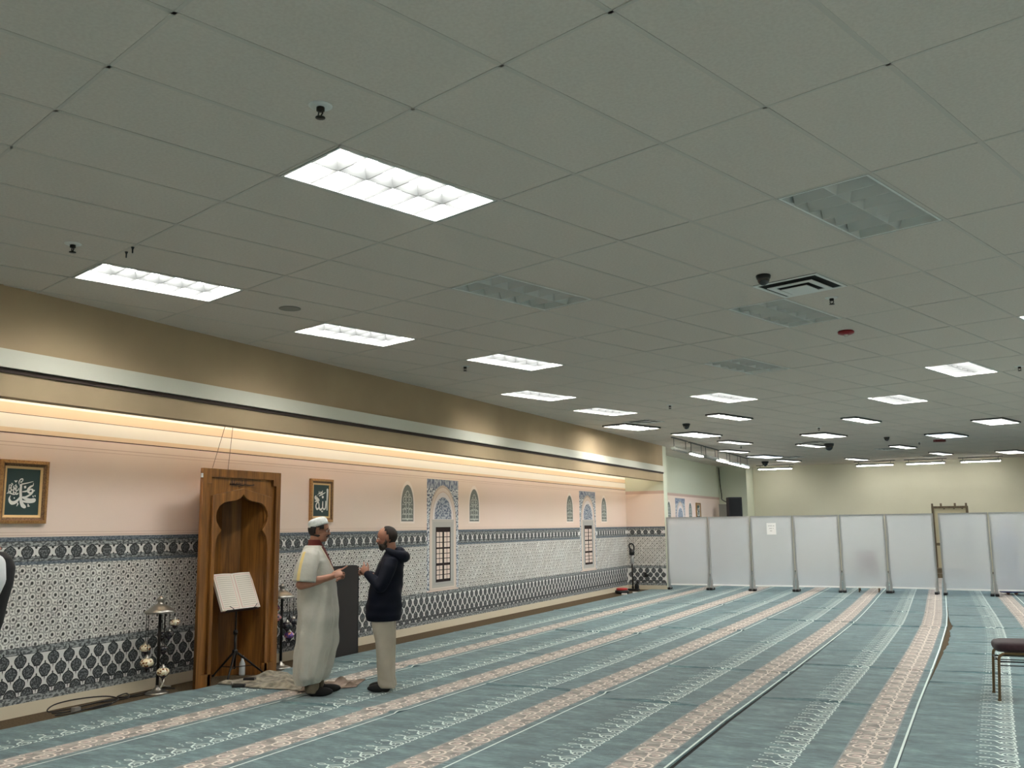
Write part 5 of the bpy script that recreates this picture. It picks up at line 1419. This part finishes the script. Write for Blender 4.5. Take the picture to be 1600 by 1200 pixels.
# yellow stripe down the sleeve and maroon placket, laid on the robe
def laid(name, pts, wd, m, tgt, parent, label, axis, offs=.003, nseg=26):
    P = spline([Vector(p) for p in pts], max(2, nseg//max(1, len(pts)-1))); N = len(P); vs = []
    W = Vector(axis).normalized()
    for i, p in enumerate(P):
        t = i/(N-1); w_ = wd[0]+(wd[1]-wd[0])*t if isinstance(wd, tuple) else wd
        for k in range(4): vs.append(p+W*w_*(k/3-.5))
    me = bpy.data.meshes.new(name); me.from_pydata(vs, [], [(i*4+k, i*4+k+1, (i+1)*4+k+1, (i+1)*4+k) for i in range(N-1) for k in range(3)]); me.materials.append(m); me.update()
    o = bpy.data.objects.new(name, me); C.objects.link(o); o.parent = parent
    sw = o.modifiers.new('sw', 'SHRINKWRAP'); sw.target = tgt; sw.wrap_method = 'NEAREST_SURFACEPOINT'; sw.wrap_mode = 'OUTSIDE_SURFACE'; sw.offset = offs
    so = o.modifiers.new('so', 'SOLIDIFY'); so.thickness = .003
    if label: o['label'] = label
    return o
laid('sleeve_stripe', [(-.10, -.21, 1.40), (-.13, -.29, 1.30), (-.145, -.33, 1.21), (-.150, -.34, 1.14)], (.022, .035), M_YEL, rb, m1, 'pale yellow sleeve stripe', (1, -.3, 0))
laid('placket', [(.05, -.03, 1.46), (.115, -.05, 1.40), (.15, -.045, 1.33), (.175, -.03, 1.25), (.19, -.015, 1.20)], (.09, .018), M_MAROON, rb, m1, 'maroon shirt front in the robe opening', (.25, 1, 0), .002)
laid('robe_piping', [(.025, -.085, 1.455), (.09, -.105, 1.39), (.135, -.085, 1.32), (.165, -.055, 1.25), (.19, -.025, 1.19)], .012, mat('cream_piping', (222, 212, 190), .8), rb, m1, None, (.3, .9, 0), .004)
g = MB()
for s_ in (-1, 1):
    xo = .0 if s_ < 0 else .06
    g.loft([(-.02+xo*.6, s_*.10, .035, .060, .055), (-.02+xo*.5, s_*.10, .08, .070, .064), (-.02+xo*.3, s_*.10, .25, .075, .07)], 20, lambda a, t, z: .006*math.sin(5*a+z*60))
remesh(g.build('trousers', M_BROWNP, m1), .007, 3)
for s_ in (-1, 1):
    xo = .0 if s_ < 0 else .06
    g = MB(); g.ell((.065+xo, s_*.10, .046), (.118, .048, .043), 20, 12); g.ell((-.02+xo, s_*.10, .06), (.05, .045, .055), 14, 10); remesh(g.build('sock', M_SOCK, m1), .006, 3)

# ---------------------------------------------------------------- man in the dark jacket
M_JACK = mat('navy_jacket', (8, 12, 25), .75, spec=.2, rgb2=(12, 17, 33), nscale=5, bump=.15, bscale=30)
M_PANT = mat('light_khaki_trousers', (176, 168, 154), .9, spec=.15, rgb2=(164, 156, 142), nscale=4)
m2 = thing('person', 'bearded man in dark navy hooded jacket and light trousers, hands held before his chest', 'person', (-5.425, 8.15, TH_R), a1+PI+.04); m2.scale = (1, 1, .969)
hc2 = Vector((-.025, 0, 1.575)); R2 = Matrix.Rotation(.12, 3, 'Y')
b = MB()
head_parts(b, hc2, R2, Vector((-.075, 0, 1.37)))
b.loft([(0, 0, .80, .12, .15), (.02, 0, .95, .13, .155), (-.0, 0, 1.10, .115, .15), (-.05, 0, 1.24, .09, .14), (-.075, 0, 1.32, .06, .08), (-.07, 0, 1.41, .05, .05)], 24)
for s_ in (-1, 1):
    limb(b, [(.0, s_*.095, .86), (-.005, s_*.09, .47), (-.035, s_*.085, .08)], [.08, .055, .038]); b.ell((.035, s_*.085, .04), (.10, .04, .033), 14, 10)
limb(b, [(-.075, .145, 1.27), (.01, .245, 1.08), (.155, .13, 1.195)], [.044, .040, .027]); limb(b, [(-.075, -.145, 1.27), (.01, -.245, 1.08), (.155, -.11, 1.18)], [.044, .040, .027])
hand(b, (.160, .125, 1.20), (.55, -.35, .60), (.35, .75, .25), -1, [.35, .75, .95, 1.05], .98, thumb=(.8, .5))
hand(b, (.165, -.10, 1.19), (.75, .15, .25), (.2, -.8, .3), 1, [.5, .7, .8, .9], .95, thumb=(.8, .5))
bd2 = remesh(b.build('body', M_SKIN2, m2), .0042, 3)
face_bits(m2, bd2, hc2, R2, M_HAIR2)
inv2 = R2.transposed()
def keep_h2(p):
    q = inv2 @ (p-hc2)
    if q.z < -.062: return False
    if q.x > .015+.35*max(0, q.z-.03)*0 and q.z < .075: return q.x < .022 and q.z > -.0 and abs(q.y) > .05 and q.x < .02
    if -.03 < q.x < .018 and q.z < .02 and abs(q.y) > .055: return False
    if q.z > .06: return q.x < .012
    return q.x < .005
hr = shell(hc2+R2 @ Vector((-.003, 0, .012)), R2, (.1025, .081, .0995), keep_h2)
o = hr.build('hair', M_HAIR2, m2, smooth=True); s_ = o.modifiers.new('s', 'SOLIDIFY'); s_.thickness = .007; s_.offset = 0
g = MB()
def PB(x, y, z): return hc2+R2 @ Vector((x, y, z))
g.ell(PB(.040, 0, -.084), (.058, .058, .050), 24, 16, R2, keep=lambda p: (lambda q: q.z < -.052 or abs(q.y) > .040)(inv2 @ (p-hc2)))
g.ell(PB(.062, 0, -.108), (.034, .034, .030), 18, 12, R2)
for s_ in (-1, 1): g.tube([PB(.0, s_*.072, -.012), PB(.010, s_*.071, -.045), PB(.03, s_*.06, -.075)], [.008, .012, .018], 8)
g.tube([PB(.082, -.032, -.070), PB(.100, -.014, -.054), PB(.103, 0, -.052), PB(.100, .014, -.054), PB(.082, .032, -.070)], [.005, .006, .006, .006, .005], 8)
g.build('beard', M_BEARD, m2, smooth=True)
# jacket
def jdisp(a, t, z):
    return .007*math.sin(z*24+3*math.sin(a*2))*math.exp(-((z-.95)/.2)**2)+.006*math.sin(6*a+z*4)*max(0, (1.1-z))+.004*math.sin(z*60)*(1 if .74 < z < .9 else .4)
jr = [(.005, 0, .715, .176, .205), (.005, 0, .78, .182, .215), (.0, 0, .90, .178, .218), (-.008, 0, 1.0, .170, .212), (-.025, 0, 1.10, .160, .206), (-.045, 0, 1.20, .148, .208), (-.065, 0, 1.29, .130, .205), (-.078, 0, 1.345, .112, .185), (-.082, 0, 1.39, .090, .13), (-.080, 0, 1.425, .075, .085)]
b = MB(); b.loft(dense(jr, 60), 80, jdisp)
for s_ in (-1, 1):
    sleeve(b, [(-.075, s_*.15, 1.335), (-.06, s_*.20, 1.26), (-.02, s_*.245, 1.14), (.015, s_*.258, 1.075)], [(.075, .06), (.074, .062), (.068, .060), (.064, .060)], wr=.05)
    e = (.155, .135, 1.192) if s_ > 0 else (.155, -.115, 1.178)
    limb(b, [(.015, s_*.255, 1.075), (.07, s_*.205, 1.12), tuple(e)], [.064, .054, .041])
jk = remesh(b.build('jacket', M_JACK, m2, label='dark navy jacket'), .008, 3)
# hood lying on the shoulders: a thick crescent round the neck
b = MB()
arc = []
for i in range(15):
    a = -2.2+4.4*i/14
    arc.append((-.095-.105*math.cos(a), .115*math.sin(a), 1.40-.035*math.cos(a)+(.0 if abs(a) < 1.4 else (abs(a)-1.4)*.03)))
rs = [.022+.040*max(0, math.cos(( -2.2+4.4*i/14)*.68)) for i in range(15)]
b.tube(arc, rs, 16); b.ell(arc[0], (.022,)*3, 12, 8); b.ell(arc[-1], (.022,)*3, 12, 8)
b.ell((-.185, 0, 1.36), (.050, .095, .060), 20, 12); b.ell((-.15, 0, 1.42), (.06, .085, .05), 20, 12)
hd_ = remesh(b.build('hood', M_JACK, m2, label='hood lying on the back'), .007, 4)
g = MB(); g.tube([(.0, .012, 1.40), (.045, .014, 1.34), (.075, .014, 1.25), (.115, .014, 1.12), (.15, .014, 1.0), (.172, .014, .86), (.178, .014, .76)], .004, 6); g.build('zip', M_STEEL, m2, smooth=True)
# trousers
b = MB()
def pdisp(a, t, z): return .006*math.sin(3*a+z*9)+.010*max(0, .22-z)*5*math.sin(z*70+2*a)*.5
for s_ in (-1, 1):
    b.loft(dense([(-.050, s_*.085, .045, .082, .070), (-.045, s_*.085, .07, .086, .074), (-.035, s_*.086, .14, .082, .072), (-.025, s_*.088, .30, .085, .078), (-.012, s_*.09, .50, .095, .085), (.0, s_*.092, .66, .112, .095), (.003, s_*.09, .80, .122, .10)], 40), 40, pdisp)
b.loft([(.003, 0, .66, .10, .12), (.003, 0, .72, .13, .165), (.003, 0, .86, .13, .165)], 30)
remesh(b.build('trousers', M_PANT, m2, label='light khaki trousers'), .0075, 3)
for s_ in (-1, 1):
    g = MB(); g.ell((.045, s_*.085, .042), (.112, .046, .040), 20, 12); g.ell((-.03, s_*.085, .05), (.05, .042, .05), 14, 10); remesh(g.build('shoe', M_SOCK, m2), .006, 3)

# ---------------------------------------------------------------- person cut off at the left edge
m3 = thing('person', 'person in a black vest over a white shirt, cut off at the left picture edge', 'person', (-6.59, 4.626, TH_R), a1+PI+.5)
hc3 = Vector((.07, 0, 1.66)); R3 = Matrix.Rotation(.05, 3, 'Y')
b = MB(); head_parts(b, hc3, R3, Vector((-.03, 0, 1.46)))
b.loft([(0, 0, .90, .11, .15), (0, 0, 1.2, .11, .17), (-.02, 0, 1.40, .09, .17), (-.02, 0, 1.48, .05, .06)], 20)
for s_ in (-1, 1):
    limb(b, [(.0, s_*.09, .90), (0, s_*.09, .5), (-.02, s_*.09, .08)], [.08, .055, .04]); b.ell((.05, s_*.09, .04), (.11, .04, .035), 12, 8)
    limb(b, [(-.03, s_*.20, 1.42), (.02, s_*.25, 1.13), (.22, s_*.20, 1.06)], [.05, .042, .027]); hand(b, (.225, s_*.2, 1.06), (1, -s_*.3, .05), (0, s_, .3), 1 if s_ < 0 else -1, [.4, .5, .5, .6])
bd3 = remesh(b.build('body', M_SKIN, m3), .005, 3); face_bits(m3, bd3, hc3, R3, M_HAIR)
hr = shell(hc3+Vector((-.003, 0, .012)), R3, (.104, .083, .102), lambda p: (lambda q: q.z > .03 and q.x < .07 or q.x < -.0 and q.z > -.06)(p-hc3))
o = hr.build('hair', M_HAIR, m3, smooth=True); s_ = o.modifiers.new('s', 'SOLIDIFY'); s_.thickness = .012
M_VEST = mat('black_vest', (13, 13, 16), .8, bump=.2, bscale=40)
M_SHIRT = mat('white_shirt', (214, 216, 218), .8, spec=.2)
b = MB(); b.loft([(.0, 0, .86, .10, .17), (.0, 0, .95, .125, .185), (-.01, 0, 1.1, .135, .19), (-.03, 0, 1.25, .145, .195), (-.045, 0, 1.36, .135, .20), (-.045, 0, 1.43, .11, .19), (-.04, 0, 1.475, .07, .11)], 36, lambda a, t, z: .004*math.sin(z*40+3*a))
remesh(b.build('vest', M_VEST, m3, label='black vest'), .009, 3)
for s_ in (-1, 1):
    b = MB(); limb(b, [(-.035, s_*.20, 1.385), (-.04, s_*.225, 1.28), (.0, s_*.25, 1.14), (.15, s_*.215, 1.08)], [.080, .084, .072, .045], 18); remesh(b.build('sleeve', M_SHIRT, m3, label='white shirt sleeve'), .008, 3)
b = MB()
for s_ in (-1, 1): b.loft([(-.02, s_*.09, .04, .07, .065), (-.01, s_*.09, .3, .075, .07), (0, s_*.09, .6, .095, .09), (0, s_*.085, .92, .11, .10)], 24)
remesh(b.build('trousers', mat('black_trousers', (20, 20, 23), .85), m3), .009, 3)

# ---------------------------------------------------------------- figure behind the frosted panel
m4 = thing('person', 'person in a long blue grey robe seen blurred through the eighth divider panel', 'person', (.72, 23.66, TH_R), -PI/2)
b = MB(); head_parts(b, Vector((0, 0, 1.55)), Matrix.Identity(3), Vector((-.03, 0, 1.36)))
for s_ in (-1, 1): limb(b, [(0, s_*.18, 1.33), (.02, s_*.21, 1.05), (.12, s_*.14, .95)], [.05, .04, .027]); hand(b, (.12, s_*.14, .95), (.6, 0, -.5), (0, s_, 0), 1 if s_ < 0 else -1, [.3]*4); b.ell((.06, s_*.08, .04), (.11, .04, .035))
b.loft([(0, 0, .1, .1, .12), (0, 0, 1.3, .1, .16), (-.02, 0, 1.4, .05, .06)], 18)
remesh(b.build('body', M_SKIN, m4), .008, 2)
M_BLUE = mat('blue_grey_robe', (58, 70, 116), .9)
b = MB(); b.loft([(0, 0, .05, .20, .24), (0, 0, .5, .17, .21), (0, 0, 1.0, .14, .19), (-.02, 0, 1.28, .12, .18), (-.02, 0, 1.36, .09, .14), (-.02, 0, 1.42, .06, .07)], 30, lambda a, t, z: .012*math.sin(8*a))
for s_ in (-1, 1): sleeve(b, [(-.02, s_*.14, 1.32), (0, s_*.2, 1.15), (.06, s_*.2, 1.02)], [(.06, .05), (.07, .06), (.08, .07)])
remesh(b.build('robe', M_BLUE, m4), .012, 3)
b = MB(); b.ell((-.012, 0, 1.565), (.118, .098, .112), 24, 14, keep=lambda p: p.x < .05 or p.z > 1.62); b.loft([(-.02, 0, 1.36, .10, .13), (-.02, 0, 1.44, .09, .10), (-.02, 0, 1.52, .095, .09)], 24)
o = b.build('head_scarf', M_BLUE, m4, smooth=True); s_ = o.modifiers.new('s', 'SOLIDIFY'); s_.thickness = .012
